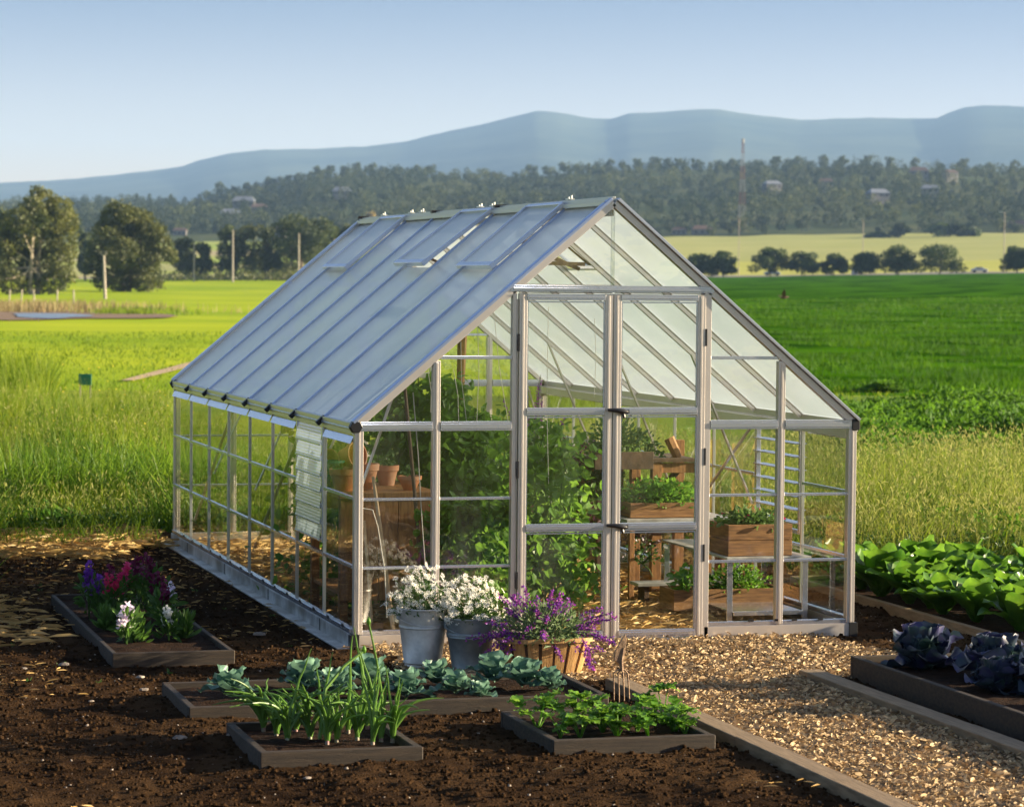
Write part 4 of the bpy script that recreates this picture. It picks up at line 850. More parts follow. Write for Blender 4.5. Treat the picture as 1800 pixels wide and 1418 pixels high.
# side walls
for sx, x in ((-1,0.0), (1,W)):
    lou = 1
    for i in range(1, 8):
        y = PN*i; gp('wall_post', MB().box((x-.012,y-.010,.13), (x+.012,y+.010,H0-.03)), MT['prof'])
    for i in range(8):
        y0, y1 = PN*i, PN*(i+1)
        for z in (.56, 1.03):
            if i == lou and z > 1: continue
            gp('glazing_bar', MB().box((x-.014,y0+.018,z-.010), (x+.014,y1-.018,z+.010)), AB, bevel=0)
        if i != lou:
            for z0, z1 in ((.12,.55),(.57,1.02),(1.04,1.50)): pane([(x,y0+.015,z0),(x,y1-.015,z0),(x,y1-.015,z1),(x,y0+.015,z1)])
            gp('reflection_strip', MB().add([(x+sx*.005,y0+.03,1.455),(x+sx*.005,y1-.03,1.455),(x+sx*.028,y1-.03,1.405),(x+sx*.028,y0+.03,1.405)], [(0,1,2,3)]), MT['alub'], bevel=0)  # added strip standing in for the bright reflection along the pane top
        else:
            pane([(x,y0+.015,.12),(x,y1-.015,.12),(x,y1-.015,.55),(x,y0+.015,.55)])
            lw = bpy.data.objects.new('louvre_window', None); COL.objects.link(lw); lw.parent = GH; lw.location = (x, y0, .64)
            gp('louvre_frame', MB().box((-.018,.016,0), (.018,.05,.86)).box((-.018,PN-.05,0), (.018,PN-.016,.86)).box((-.018,.05,0), (.018,PN-.05,.03)).box((-.018,.05,.83), (.018,PN-.05,.86)), AB, lw)
            n_ = 7 if x == 0 else 8; hh = .80/n_
            for q in range(n_):
                z = .03+q*hh
                if x == 0:
                    o = MB().add([(sx*.028,.052,z-.014),(sx*.028,PN-.052,z-.014),(sx*.004,PN-.052,z+hh+.012),(sx*.004,.052,z+hh+.012)], [(0,1,2,3)]).build('slat', MT['slat'], lw); MB().box((sx*.030-.003,.052,z-.022), (sx*.030+.003,PN-.052,z-.012)).build('slat_edge', AB, lw)
                else:
                    MB().box((-.05,.052,z+hh*.5-.004), (.05,PN-.052,z+hh*.5+.004)).build('slat', AB, lw)
    gp('eave_gutter', MB().box((x-sx*.018,-.02,1.500), (x+sx*.028,L+.02,1.548)).box((x-.02,-.02,1.470), (x+.02,L+.02,1.499)), A if x else mat('gutter_alu', (.62,.60,.55), None, rough=.3, metal=.6))
    for y in (-.012, L): gp('eave_cap', MB().tube([(x,y-.03,1.522), (x,y+.022,1.522)], [.046,.048], 6) if x == 0 else MB().box((x-.03,y-.03,1.48), (x+.028,y+.02,1.56)), BK, bevel=.004)
    # roof side
    def sp(t, y, off=0.0):      # point on this slope; t 0 at eave, 1 at ridge
        xx = (CX*t) if x == 0 else W-CX*t
        return np.array((xx+(-off*dx[2] if x == 0 else off*dx[2]), y, H0+(H1-H0)*t+off*dx[0]))
    upv = (nrm[0] if x == 0 else -nrm[0], 0, nrm[2])
    vents = (1, 3, 6) if x == 0 else (2,)
    for i in range(8):
        y0, y1 = PN*i, PN*(i+1)
        t1 = 1.0 if i not in vents else .705
        a = [sp(-.015,y0+.008,.012), sp(-.015,y1-.008,.012), sp(t1,y1-.008,.012), sp(t1,y0+.008,.012)]
        pane(a, MT['opal'], 'roof_panel')
        if i in vents:
            vp = bpy.data.objects.new('roof_vent', None); COL.objects.link(vp); vp.parent = GH; pv = sp(.985,(y0+y1)/2,.055); vp.location = pv
            op = {1: .0, 3: .035, 6: .0, 2: .02}[i]
            def vq(t, y, off=0): return sp(t, y, .05+off+op*(1-t)/.3)-pv
            ya, yb = y0+.02, y1-.02
            pane([vq(.985,ya), vq(.70,ya), vq(.70,yb), vq(.985,yb)][::-1], MT['opal'], 'vent_pane', vp)
            fr = MB().beam(vq(.985,ya), vq(.70,ya), .035, .032, upv).beam(vq(.985,yb), vq(.70,yb), .035, .032, upv)
            fr.beam(vq(.693,ya-.018), vq(.693,yb+.018), .045, .040, upv).beam(vq(.985,ya+.02), vq(.985,yb-.02), .03, .03, upv)
            gp('vent_frame', fr, AB, vp)
            if op:
                gp('vent_arm', MB().beam(vq(.72,ya+.06), sp(.74,ya+.06,-.02)-pv, .015, .02).beam(sp(.74,ya+.06,-.02)-pv, sp(.95,ya+.10,-.03)-pv, .012, .016), MT['iron'], vp)
    for i in range(1, 8):
        y = PN*i
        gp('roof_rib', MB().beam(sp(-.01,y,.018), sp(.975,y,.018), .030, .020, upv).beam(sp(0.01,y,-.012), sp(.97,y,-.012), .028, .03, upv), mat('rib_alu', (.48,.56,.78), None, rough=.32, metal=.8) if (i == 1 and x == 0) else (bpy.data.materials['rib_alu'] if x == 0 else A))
        gp('rib_cap', MB().beam(sp(-.028,y,.014), sp(.004,y,.018), .042, .034, upv), BK)
ridge = MB().box((CX-.045,-.02,H1+.013), (CX+.045,L+.02,H1+.030)).box((CX-.012,-.02,H1+.031), (CX+.012,L+.02,H1+.045)).box((CX-.07,-.01,H1-.02), (CX+.07,L+.01,H1+.012))
gp('ridge_cap', ridge, mat('ridge_alu', (.55,.57,.55), None, rough=.35, metal=.6))
gp('ridge_end', MB().box((CX-.05,L+.022,H1-.03), (CX+.05,L+.05,H1+.06)), BK)
for y in (PN*3, PN*5.1): gp('ridge_joint', MB().box((CX-.05,y-.03,H1+.031), (CX+.05,y+.03,H1+.055)), BK)
for y in (1.05, 3.2, 3.6, 5.6, 6.0, 7.1): gp('ridge_bracket', MB().box((CX-.02,y-.05,H1+.046), (CX+.02,y+.05,H1+.056)).tube([(CX,y-.04,H1+.05),(CX,y-.04,H1+.08)], .008, 6).tube([(CX,y+.03,H1+.05),(CX,y+.03,H1+.07)], .007, 6), MT['prof'])
# eave beams inside, braces and tie bars
for x in (.03, W-.03): gp('eave_beam', MB().box((x-.02,.04,H0-.10), (x+.02,L-.04,H0-.035)), A)
gp('purlin', MB().box((CX-.02,.04,H1-.09), (CX+.02,L-.04,H1-.045)), A)
br = lambda p, q, w_=.038: gp('brace', MB().beam(p, q, w_, .012), A, bevel=0)
for y in (PN*2, PN*4, PN*6):
    br((.04,y-.03,.80), (.56,y-.03,slope(.56)-.03)); br((W-.04,y-.03,.80), (W-.56,y-.03,slope(.56)-.03))
br((.03,.06,1.02), (.27,.06,slope(.27)-.04)); br((W-.03,L-.06,1.02), (W-.27,L-.06,slope(.27)-.04))
for x in (.035, W-.035):
    br((x,PN*2,1.42), (x,PN*4,.30), .022); br((x,PN*5,1.42), (x,PN*7,.30), .022)
for y in (PN*2, PN*4, PN*6): gp('tie_bar', MB().beam((CX-.66,y,slope(CX-.66)-.03), (CX+.66,y,slope(CX-.66)-.03), .02, .03), A, bevel=0)
# vent openers under the ridge
for y, lb in ((2.3, None),):
    b = MB().tube([(CX-.02,y,2.86), (CX+.10,y,2.74), (CX+.22,y,2.66)], [.028,.022,.016], 8).beam((CX+.22,y,2.665), (CX+.50,y,2.66), .02, .03).beam((CX+.02,y,2.80), (CX+.46,y,2.62), .012, .03).tube([(CX-.03,y,2.86), (CX-.04,y,2.93)], [.03,.012], 8)
    gp('vent_opener', b, MT['iron'], bevel=0)

# floor under the greenhouse and straw lying on it
fl = MB().add([(.05,.05,.004),(W-.05,.05,.004),(W-.05,L-.05,.004),(.05,L-.05,.004)], [(0,1,2,3)]).build('greenhouse_floor', mat('floor_earth', (.17,.11,.055), (.09,.055,.03), 8, .95, 0, .6, 30))
tag(fl, 'earth floor inside the greenhouse', kind='structure')
def strands(n, x0, x1, y0, y1, ln0, ln1, wd, zz=.01, z1=.03, cond=None):
    x = RNG.uniform(x0, x1, n); y = RNG.uniform(y0, y1, n)
    if cond is not None: k = cond(x, y); x, y = x[k], y[k]
    n = len(x); a = RNG.uniform(0, PI, n); ll = RNG.uniform(ln0, ln1, n); z = RNG.uniform(zz, z1, n)
    D = np.stack([np.cos(a), np.sin(a), RNG.normal(0, .12, n)], -1); N = np.stack([RNG.normal(0,.4,n), RNG.normal(0,.4,n), np.ones(n)], -1)
    return leafverts(np.stack([x, y, z], -1), D, N, ll, wd)
V, Fs = strands(16000, .1, W-.1, .1, L-.1, .05, .17, .06, .008, .05)
tag(npmesh('straw', V, Fs, MT['straw']), 'golden straw mulch strewn over the greenhouse floor', 'straw', kind='stuff')

# ------------------------------------------------------------------ inside the greenhouse
def P2(px, py, y): return at(px, py, y=y)
# potting bench
BN = root('potting_bench', (.09,.92,0), 'brown wooden potting bench with a boarded front inside the left corner', 'bench')
gp('bench_top', MB().box((0,0,.955), (.74,1.15,1.0)), MT['bench'], BN, bevel=.004)
for i in range(5): gp('front_board', MB().box((.012+i*.143,.02,.22), (.012+i*.143+.139,.045,.948)), MT['bench'], BN, bevel=.003)
for a in ((.02,.06),(.66,.06),(.02,1.06),(.66,1.06)): gp('leg', MB().box((a[0],a[1],.0), (a[0]+.06,a[1]+.06,.953)), MT['bench'], BN)
gp('apron', MB().box((.0,1.125,.8), (.74,1.145,.953)), MT['bench'], BN); gp('shelf', MB().box((.03,.13,.25), (.71,1.05,.28)), MT['bench'], BN)
def pot(loc, r, h, lb, low=False, rot=None, group='terracotta pots on the potting bench', plant=None, z=1.0):
    t = root('plant_pot', (loc[0],loc[1],z if len(loc) < 3 else loc[2]), lb, 'plant pot', group)
    if rot: t.rotation_euler = rot
    k = .62 if not low else .5
    body = [(0,.006),(r*k,.0),(r*(k+.1) if low else r*k*1.02,.008),(r*.88,h*.74),(r*.87,h*.74),(r*.80,h*.72),(r*k*.85,.02),(0,.02)]
    MB().lathe([(0,0),(r*k,0),(r*.90,h*.75),(r*.84,h*.75),(r*k*.8,.02),(0,.02)], n=28).build('body', MT['terra'], t, smooth=True)
    MB().lathe([(r*.905,h*.72),(r*1.0,h*.74),(r*1.02,h),(r*.92,h),(r*.86,h*.73)], n=28).build('rim', MT['terra'], t, smooth=True)
    if plant:
        MB().lathe([(0,h*.86),(r*.88,h*.86)], n=20).build('earth', MT['soilbed'], t)
        n = plant; d = rdir(n, .9); P = d*RNG.random((n,1))**.5*(r*1.0,r*1.0,.10)+(0,0,h*.9)
        leafcloud('leaves', P, RNG.uniform(.02,.045,n), MT['herb'], t)
    return t
pot((.165,1.12), .105, .16, 'terracotta pot half hidden by the corner post at the front of the bench')
pot((.36,1.30), .105, .185, 'largest standing terracotta pot in the middle of the bench')
pot((.655,1.12), .088, .105, 'low terracotta bowl of seedlings at the right end of the bench', low=True, plant=60)
pot((.60,1.62), .09, .15, 'terracotta pot with small leaves behind the low bowl', plant=90)
pot((.36,1.68), .08, .15, 'small terracotta pot behind the largest one', plant=40)
pot((.22,1.40,1.22), .10, .15, 'terracotta pot lying on its side on top of the other pots', rot=(R(78),0,R(35)))
pot((.10,1.75), .10, .20, 'tall terracotta pot behind the green jar')
pot((.13,1.48,1.185), .085, .14, 'terracotta pot lying with its mouth facing out above the green jar', rot=(R(80),0,R(-15)))
GJ = root('storage_jar', (.105,1.27,1.0), 'translucent dark green jar at the left end of the potting bench', 'jar')
gm_ = glassmat('green_jar_plastic', (.25,.75,.5), .05, .06)
MB().lathe([(0,.003),(.085,.0),(.088,.012),(.092,.20)], n=28).build('body', gm_, GJ, smooth=True)
MB().lathe([(.092,.195),(.098,.198),(.098,.212),(.090,.212)], n=28).build('rim', MT['greenp'], GJ, smooth=True)
MB().lathe([(0,.012),(.07,.012),(.065,.09),(.03,.12),(0,.11)], n=18).build('contents', MT['greenp'], GJ, smooth=True)
# long handled tools
def tool(name, lb, p, q, r=.015, kind=None, mt=None):
    t = root(name, p, lb, 'garden tool'); q = np.array(q)-np.array(p)
    MB().tube([(0,0,0), q*.5+(.004,0,0), q], [r,r*.95,r*.8], 8).build('handle', mt or MT['handle'], t, smooth=True)
    if kind == 'rake':
        b = MB().beam((-.12,0,.01),(.12,0,.01),.02,.015)
        for k in range(8): b.beam((-.115+k*.033,-.0,.008),(-.115+k*.033,-.03,-.0),.006,.006)
        b.build('head', MT['iron'], t)
    if kind == 'hoe': MB().box((-.07,-.04,.0),(.07,-.035,.10)).build('blade', MT['iron'], t)
    return t
a, b = at(693,1105,y=.28), at(656,838,y=.82); tool('rake', 'pale wooden handled rake leaning from the floor to the pots', (a[0],.28,.03), b, .016, 'rake')
a, b = at(655,1060,y=.4), at(640,915,y=.75); tool('hoe', 'thinner pale handled hoe close behind the corner post', (a[0],.40,.03), b, .012, 'hoe')
a, b = at(750,1100,y=.5), at(711,672,y=.9); tool('wooden_pole', 'dark wooden pole leaning up past the right end of the bench', (a[0],.5,.01), b, .015, None, MT['darkwood'])
tw = MB(); 
for q in ([(637,893,.3),(655,896,.3),(664,925,.3),(676,1000,.3),(680,1085,.3)],): tw.tube([at(px,py,y=y) for px,py,y in q], .004, 5)
tag(tw.build('hanging_cord', MT['twine']), 'pale cord looped over the glazing bar in the left corner', 'cord')
st = MB().tube([at(726,690,y=.35), at(735,800,y=.35), at(742,920,y=.35), at(750,1030,y=.35)], .0035, 5)
tag(st.build('support_string', MT['twine']), 'pale string running down beside the dark wooden pole', 'string')
for k, (x0, y0, x1, y1, yy) in enumerate([(797,648,806,742,1.1),(810,600,820,740,1.3),(839,560,838,742,1.2),(868,545,893,740,1.4),(752,650,757,725,1.0),(964,540,965,880,1.2),(1045,560,1044,700,1.6)]):
    a, b = at(x0,y0,y=yy), at(x1,y1,y=yy); m_ = (a+b)/2+(0.015*(-1)**k,0,0)
    tag(MB().tube([a, m_, b], .0022, 4).build('support_string', MT['twine']), 'white plant support string among the vines, '+['leftmost in the second front bay','second in the second front bay','third in the second front bay','rightmost in the second front bay','in the first front bay above the bench','in the left door','at the right edge of the left door'][k], 'string', 'support strings hanging from the roof')
# climbing plants
def vine(x, y, h, n, sp, ls, lb, mt=MT['vine'], name='climbing_plant'):
    t = root(name, (x,y,.0), lb, 'climbing plant', 'climbing plants up the strings'); b = MB(); pts = []
    for s_ in range(3):
        ph = RNG.uniform(0, 6); q = [(math.sin(ph+k*1.1)*.06+RNG.normal()*.02+(s_-1)*.09, math.cos(ph+k*.9)*.06, h*k/8) for k in range(9)]
        pts += q; b.tube(q, .005, 5)
    b.build('stem', MT['herb'], t, smooth=True)
    u = RNG.random(n)**.85; d = RNG.normal(size=(n,3))*(sp,sp,.05); P = d*(1.15-.55*u[:,None])*(1,1,1); P[:,2] += u*h; P[:,2] = np.maximum(P[:,2], .04)
    leafcloud('leaves', P, RNG.uniform(.45,1.25,n)*ls, mt, t, droop=.35, wd=1.15)
    return t
for a in [(1.72,1.0,1.05,500,.14,.085,'leafy vine low behind the hinge side of the left door'),(1.95,1.7,1.30,700,.17,.085,'dense vine behind the left half of the left door'),(2.15,2.6,1.42,800,.20,.085,'tall vine in the middle of the left door, below the purple salvia'),(2.42,3.3,1.15,600,.18,.08,'vine beside the rough wooden table'),(2.3,4.6,1.35,700,.28,.09,'broad vine deep behind the left door'),(2.75,5.6,1.25,600,.28,.09,'vine deep inside behind the meeting stiles of the doors'),(.38,2.6,1.5,600,.16,.085,'vine against the left wall just behind the pots'),
          (.74,.55,.92,700,.10,.075,'low dense bean vine pressed against the second front bay'), (1.0,.60,.98,800,.11,.08,'dense vine filling the second front bay beside the left door'), (1.28,.75,.95,520,.13,.085,'leafy vine just inside the hinge side of the left door'), (1.70,3.1,1.45,700,.16,.085,'short vine with drooping leaves in the middle of the left door'),
          (.92,2.25,1.65,900,.15,.085,'leafy bean vine just behind the right end of the potting bench'),
          (1.16,2.0,1.78,900,.15,.085,'leafy vine behind the post between the bench and the door'),
          (.84,2.1,1.8,560,.16,.09,'tall vine with a large pale leaf behind the second front bay'),
          (1.22,2.4,1.75,900,.17,.09,'dense dark vine seen at the left edge of the left door'),
          (1.40,2.05,1.55,400,.13,.10,'bright leaved vine standing just inside the left door'),
          (1.50,3.0,1.45,800,.17,.09,'bushy vine in the middle of the left door'),
          (1.05,3.6,1.85,520,.2,.09,'vine farther back reaching up the second front bay'),
          (1.75,4.3,1.35,800,.3,.09,'vine behind the left door, deep inside by the far bed'),
          (1.2,5.4,1.7,480,.25,.10,'rearmost vine near the back gable'),
          (.50,3.4,1.6,420,.2,.09,'vine against the left wall behind the potting bench')]: vine(*a)
def clump(name, lb, cat, loc, rx, ry, rz_, n, ls, mt, extra=None, group=None, stem=None, up=.8):
    t = root(name, loc, lb, cat, group); d = rdir(n, .5); d[:,2] = np.abs(d[:,2])
    P = d*(.35+.65*RNG.random((n,1)))*(rx,ry,rz_)
    leafcloud('leaves', P, RNG.uniform(.6,1.3,n)*ls, mt, t, D=unit(d*(1,1,.6)+RNG.normal(size=(n,3))*.6), wd=.9)
    b = MB()
    for k in range(7):
        e = rdir(1, .9)[0]; b.tube([(0,0,-.02), np.array((rx,ry,rz_))*np.abs(e)*np.sign(e)*(.5,.5,.4), np.array((rx,ry,rz_))*e*(.8,.8,.8)], [.006,.004,.002], 4)
    b.build('stems', stem or MT['herb'], t)
    if extra:
        nm, m2, n2, l2 = extra; d = rdir(n2, 1.0); d[:,2] = np.abs(d[:,2]); P = d*(rx,ry,rz_)*(.9+.25*RNG.random((n2,1)))
        leafcloud(nm, P, RNG.uniform(.6,1.3,n2)*l2, m2, t, wd=1.5)
    return t
sk = root('wooden_stake', (1.50,3.0,0), 'thick brown wooden stake reaching up among the strings behind the second front bay', 'stake')
MB().tube([(0,0,-.02),(.01,0,1.4),(.03,0,2.12)], [.028,.030,.040], 7).build('shaft', MT['bench'], sk)
# ground level greenery and orange plants in the left border
for k, (x, y, mt_, lb) in enumerate([(.95,.75,MT['herb'],'low dark green border plant inside the second front bay'), (1.30,.9,MT['flg'],'low dark leafy plant inside the foot of the left door'),
        (1.45,2.0,MT['herb'],'low leafy plant behind the left door near the straw'), (1.55,3.4,MT['salvial'],'grey green feathery plant deep in the left border'), (.8,1.6,MT['flg'],'dark leafy plant filling the border under the vines')]):
    clump('border_plant', lb, 'plant', (x,y,.02), .24, .24, .42, 380, .06, mt_)
# wooden trough table with purple basil, middle distance
TB = root('plant_table', (2.72,3.7,0), 'rough dark wooden table holding purple basil behind the left door', 'table')
gp('table_top', MB().box((-.5,-.22,.88), (.32,.25,.93)), MT['bench'], TB); gp('side_board', MB().box((-.5,-.245,.80), (.32,-.222,1.02)), MT['bench'], TB)
for x, y in ((-.45,-.18),(.26,-.18),(-.45,.2),(.26,.2)): gp('leg', MB().box((x-.035,y-.03,0), (x+.035,y+.03,.878)), MT['darkwood'], TB)
clump('purple_basil', 'dark purple leaved basil on the rough wooden table', 'plant', (2.66,3.6,.94), .28, .18, .28, 320, .06, MT['basilp'])
clump('herb_plant', 'green herb trailing at the right end of the rough wooden table', 'plant', (2.95,3.6,.94), .2, .18, .24, 320, .045, MT['herb'])
clump('purple_basil', 'purple leaved plant below the rough wooden table', 'plant', (2.62,3.2,.42), .2, .18, .3, 220, .05, MT['basilp'], stem=MT['basilp'])
def spikes(t, n, rx, ry, h0, h1, mt, pr=.012, per=26, base=0.0, out=.5):
    Pq, Dq = [], []; b = MB()
    for k in range(n):
        a = RNG.uniform(0, 2*PI); rr = math.sqrt(RNG.random()); h = RNG.uniform(h0, h1); ox, oy = math.cos(a)*rr*rx, math.sin(a)*rr*ry
        tip = np.array((ox*(1+out), oy*(1+out), base+h*(1-.25*rr))); s0 = np.array((ox*.4, oy*.4, base)); mid = (s0+tip)/2+(0,0,.03)
        b.tube([s0, mid, tip], [.004,.003,.002], 4)
        for q in range(per):
            u = .5+.5*q/per; c_ = (mid*(1-u)*2+tip*(2*u-1)) if u > .5 else mid
            Pq.append(c_+RNG.normal(size=3)*.007*(1.4-u)); Dq.append(rdir(1, .1)[0])
    b.build('stems', MT['salvial'], t)
    leafcloud('flowers', np.array(Pq), RNG.uniform(.7,1.3,len(Pq))*pr*2, mt, t, D=np.array(Dq), wd=1.1)
SV = root('salvia_plant', (2.18,3.2,1.05), 'tall pink purple salvia spikes rising above the vines behind the left door', 'flowering plant'); spikes(SV, 12, .24, .15, .45, .85, MT['magenta'], .012, 24)
n = 160; leafcloud('leaves', RNG.normal(size=(n,3))*(.14,.1,.1)+(0,0,.1), RNG.uniform(.04,.07,n), MT['salvial'], SV)
# wooden stand on the right
WS = root('wooden_stand', (3.30,3.1,0), 'dark wooden stand with a shelf of herbs seen through the right door', 'plant stand')
s0 = at(1150,800,y=3.1)
for x0, x1, y, z1 in ((-.22,-.14,-.25,1.07), (.16,.24,-.25,1.22), (-.22,-.14,.3,1.07), (.16,.24,.3,1.22)): gp('leg', MB().box((x0,y-.035,0), (x1,y+.035,z1)), MT['bench'], WS)
gp('shelf', MB().box((-.72,-.30,1.072), (.14,.36,1.105)), MT['darkwood'], WS); gp('shelf', MB().box((-.62,-.30,.50), (.24,.36,.53)), MT['darkwood'], WS)
gp('cross_rail', MB().box((-.137,-.27,.985), (.157,-.24,1.065)), MT['bench'], WS)
gp('bracket', MB().beam((-.15,-.2,.80), (.02,-.2,1.0), .03, .05), MT['darkwood'], WS)
gp('trough_side', MB().box((-.72,-.318,1.02), (-.225,-.302,1.16)), MT['darkwood'], WS)
lg = tag(MB().tube([(3.33,2.92,1.10),(3.26,2.95,1.26)], [.04,.045], 7).build('timber_offcut', MT['bench']), 'short timber offcut leaning on top of the wooden stand', 'timber')
clump('rosemary_bush', 'large feathery green herb spilling over the wooden stand', 'plant', (2.84,3.05,1.10), .30, .26, .36, 1300, .038, MT['herb'])
clump('rosemary_bush', 'dark bushy herb hanging below the left side of the stand shelf', 'plant', (2.72,3.1,.78), .24, .2, .34, 700, .04, MT['flg'])
clump('herb_plant', 'small leafy herb near the tall leg of the wooden stand', 'plant', (3.08,3.0,1.11), .14, .14, .22, 120, .05, MT['herb'])
def crate(loc, sx_, sy_, sz, lb, mt=MT['crate'], rows=2, name='wooden_crate'):
    t = root(name, loc, lb, 'crate'); th = .018; hh = sz/rows
    for q in range(rows):
        z0, z1 = q*hh+.002, (q+1)*hh-.002
        gp('board', MB().box((0,0,z0), (sx_,th,z1)), mt, t); gp('board', MB().box((0,sy_-th,z0), (sx_,sy_,z1)), mt, t)
        gp('board', MB().box((0,th+.001,z0), (th,sy_-th-.001,z1)), mt, t); gp('board', MB().box((sx_-th,th+.001,z0), (sx_,sy_-th-.001,z1)), mt, t)
    MB().box((th,th,.01), (sx_-th,sy_-th,sz*.85)).build('soil', MT['soilbed'], t)
    return t
crate((2.76,2.40,.66), .66, .5, .12, 'shallow crate of bright rocket leaves behind the right door', rows=1)
LS = root('low_shelf', (2.7,2.3,0), 'low grey plank shelf on legs behind the right door', 'shelf')
gp('shelf_board', MB().box((0,.0,.63), (.9,.62,.657)), MT['galv'], LS)
for x, y in ((.05,.04),(.82,.04),(.05,.55),(.82,.55)): gp('leg', MB().box((x-.02,y-.02,0), (x+.02,y+.02,.628)), MT['bench'], LS)
clump('rocket_plant', 'bright green rocket leaves filling the shallow crate', 'plant', (3.08,2.62,.74), .38, .24, .22, 1200, .05, MT['celery'])
clump('flower_cluster', 'small pink and red flowers low behind the right door', 'flowers', (2.98,2.75,.28), .18, .14, .2, 120, .04, MT['flg'], extra=('petals', MT['wpink'], 50, .022))
# metal bench on the far right with crates
MB2 = root('metal_bench', (2.93,.62,0), 'galvanised metal bench with a lower shelf inside the right corner', 'bench')
gp('bench_top', MB().box((0,0,.50), (.66,1.5,.515)).box((0,-.004,.478), (.66,.012,.499)), MT['galv'], MB2)
for x, y in ((.03,.02),(.62,.02),(.03,1.46),(.62,1.46)): gp('leg', MB().box((x-.022,y-.004,0), (x+.022,y+.012,.476)), AB, MB2)
gp('lower_shelf', MB().box((.054,.0,.105), (.596,1.45,.115)).box((.054,-.006,.085), (.596,.01,.118)), AB, MB2)
crate((2.96,.68,.516), .50, .42, .235, 'brown wooden crate of strawberry plants on the metal bench')
clump('strawberry_plant', 'leafy strawberry plants growing in the crate on the metal bench', 'plant', (3.20,.88,.72), .28, .22, .13, 520, .05, MT['herb'], extra=('berries', MT['red'], 26, .02))
crate((2.72,1.2,.06), .88, .34, .16, 'long low crate on the lower shelf of the metal bench', rows=1)
clump('parsley_plant', 'curly bright green parsley in the low crate under the metal bench', 'plant', (3.28,1.35,.19), .30, .17, .20, 900, .035, MT['celery'])
clump('leafy_plant', 'broad leaved seedlings in the low crate near the right door', 'plant', (2.88,1.3,.19), .15, .15, .22, 160, .065, MT['celery'])
wb = root('white_board_shelf', (2.70,2.0,0), 'low white plank on short legs behind the right door', 'shelf')
gp('plank', MB().box((0,0,.16), (.85,.22,.185)), MT['galv'], wb)
for x in (.08,.66): gp('leg', MB().box((x-.02,.03,0), (x+.02,.19,.158)), MT['darkwood'], wb)
tag(MB().tube([(.62,2.9,0),(.62,2.9,1.38)], .045, 10).build('wooden_post', MT['galv2'], None), 'short grey post standing behind the terracotta pots', 'post')

# ------------------------------------------------------------------ garden ground
def sheetgrid(name, x0, x1, y0, y1, st, zf, mt, lb):
    xs = np.arange(x0, x1+st/2, st); ys = np.arange(y0, y1+st/2, st); X, Y = np.meshgrid(xs, ys, indexing='xy'); Z = zf(X, Y)
    nx, ny = len(xs), len(ys); I, J = np.meshgrid(np.arange(ny-1), np.arange(nx-1), indexing='ij')
    Fq = np.stack([I*nx+J, I*nx+J+1, (I+1)*nx+J+1, (I+1)*nx+J], -1).reshape(-1,4)
    return tag(npmesh(name, np.stack([X, Y, Z], -1), Fq, mt, smooth=True), lb, kind='structure')
def inbox(X, Y, x0, x1, y0, y1, f=.04): return np.clip(np.minimum(np.minimum(X-x0, x1-X), np.minimum(Y-y0, y1-Y))/f, 0, 1)
def soilz(X, Y):
    z = .012+.055*fbm(X*1.3, Y*1.3, 2, 40)+.055*fbm(X*5, Y*5, 3, 41)+.045*np.abs(fbm(X*14, Y*14, 3, 42))
    z = z*np.clip(1-inbox(X, Y, -.25, W+.2, -.2, L+.1), .0, 1)-.05*inbox(X, Y, -.06, W+.08, -.06, L)
    pth = inbox(X, Y, 1.09, 2.64, -12, -1.98, .06)+inbox(X, Y, .05, 3.3, -2.0, .0, .25); z = z*np.clip(1-pth, 0, 1)-.022*np.clip(pth, 0, 1)
    z = z+.05*np.exp(-((X-.2)**2/.9+(Y+3.4)**2/.02))*(X < .95)*(.6+fbm(X*8, Y*8, 2, 3))
    return z
sheetgrid('garden_soil', -6, 9.5, -11, 10, .026, soilz, MT['soil'], 'dark brown tilled garden soil around the greenhouse and beds')
def chipmask(x, y): return ((x > 1.27) & (x < 2.46) & (y < -1.6)) | ((y > -2.05+.25*vnoise(x*3, y*0, 4)) & (y < -.04) & (x > .0+.25*vnoise(y*3, x*0, 6)) & (x < 3.3+.5*vnoise(y*2, x*0, 7))) | ((x > 2.4) & (x < 2.9) & (y > -2.3) & (y <= -1.9))
sheetgrid('wood_chip_path', 1.26, 2.47, -11, -1.7, .04, lambda X, Y: .014+.018*fbm(X*6, Y*6, 3, 44), MT['chipbase'], 'path of pale wood chips leading to the doors')
x = RNG.uniform(-.1, 3.9, 130000); y = -11+11*RNG.random(130000)**.75
k = chipmask(x, y); x, y = x[k], y[k]; n = len(x); a = RNG.uniform(0, 2*PI, n)
D = np.stack([np.cos(a), np.sin(a), RNG.normal(0,.35,n)], -1); N = np.stack([RNG.normal(0,1.0,n), RNG.normal(0,1.0,n), np.ones(n)], -1)
V, Fs = leafverts(np.stack([x, y, .012+.024*RNG.random(n)+.02*fbm(x*6, y*6, 3, 44)], -1), D, N, RNG.uniform(.010,.052,n)*(.55+.6*RNG.random(n)), .75)
tag(npmesh('wood_chips', V, Fs, MT['chips']), 'loose pale wood chips covering the path and the strip before the doors', 'wood chips', kind='stuff')
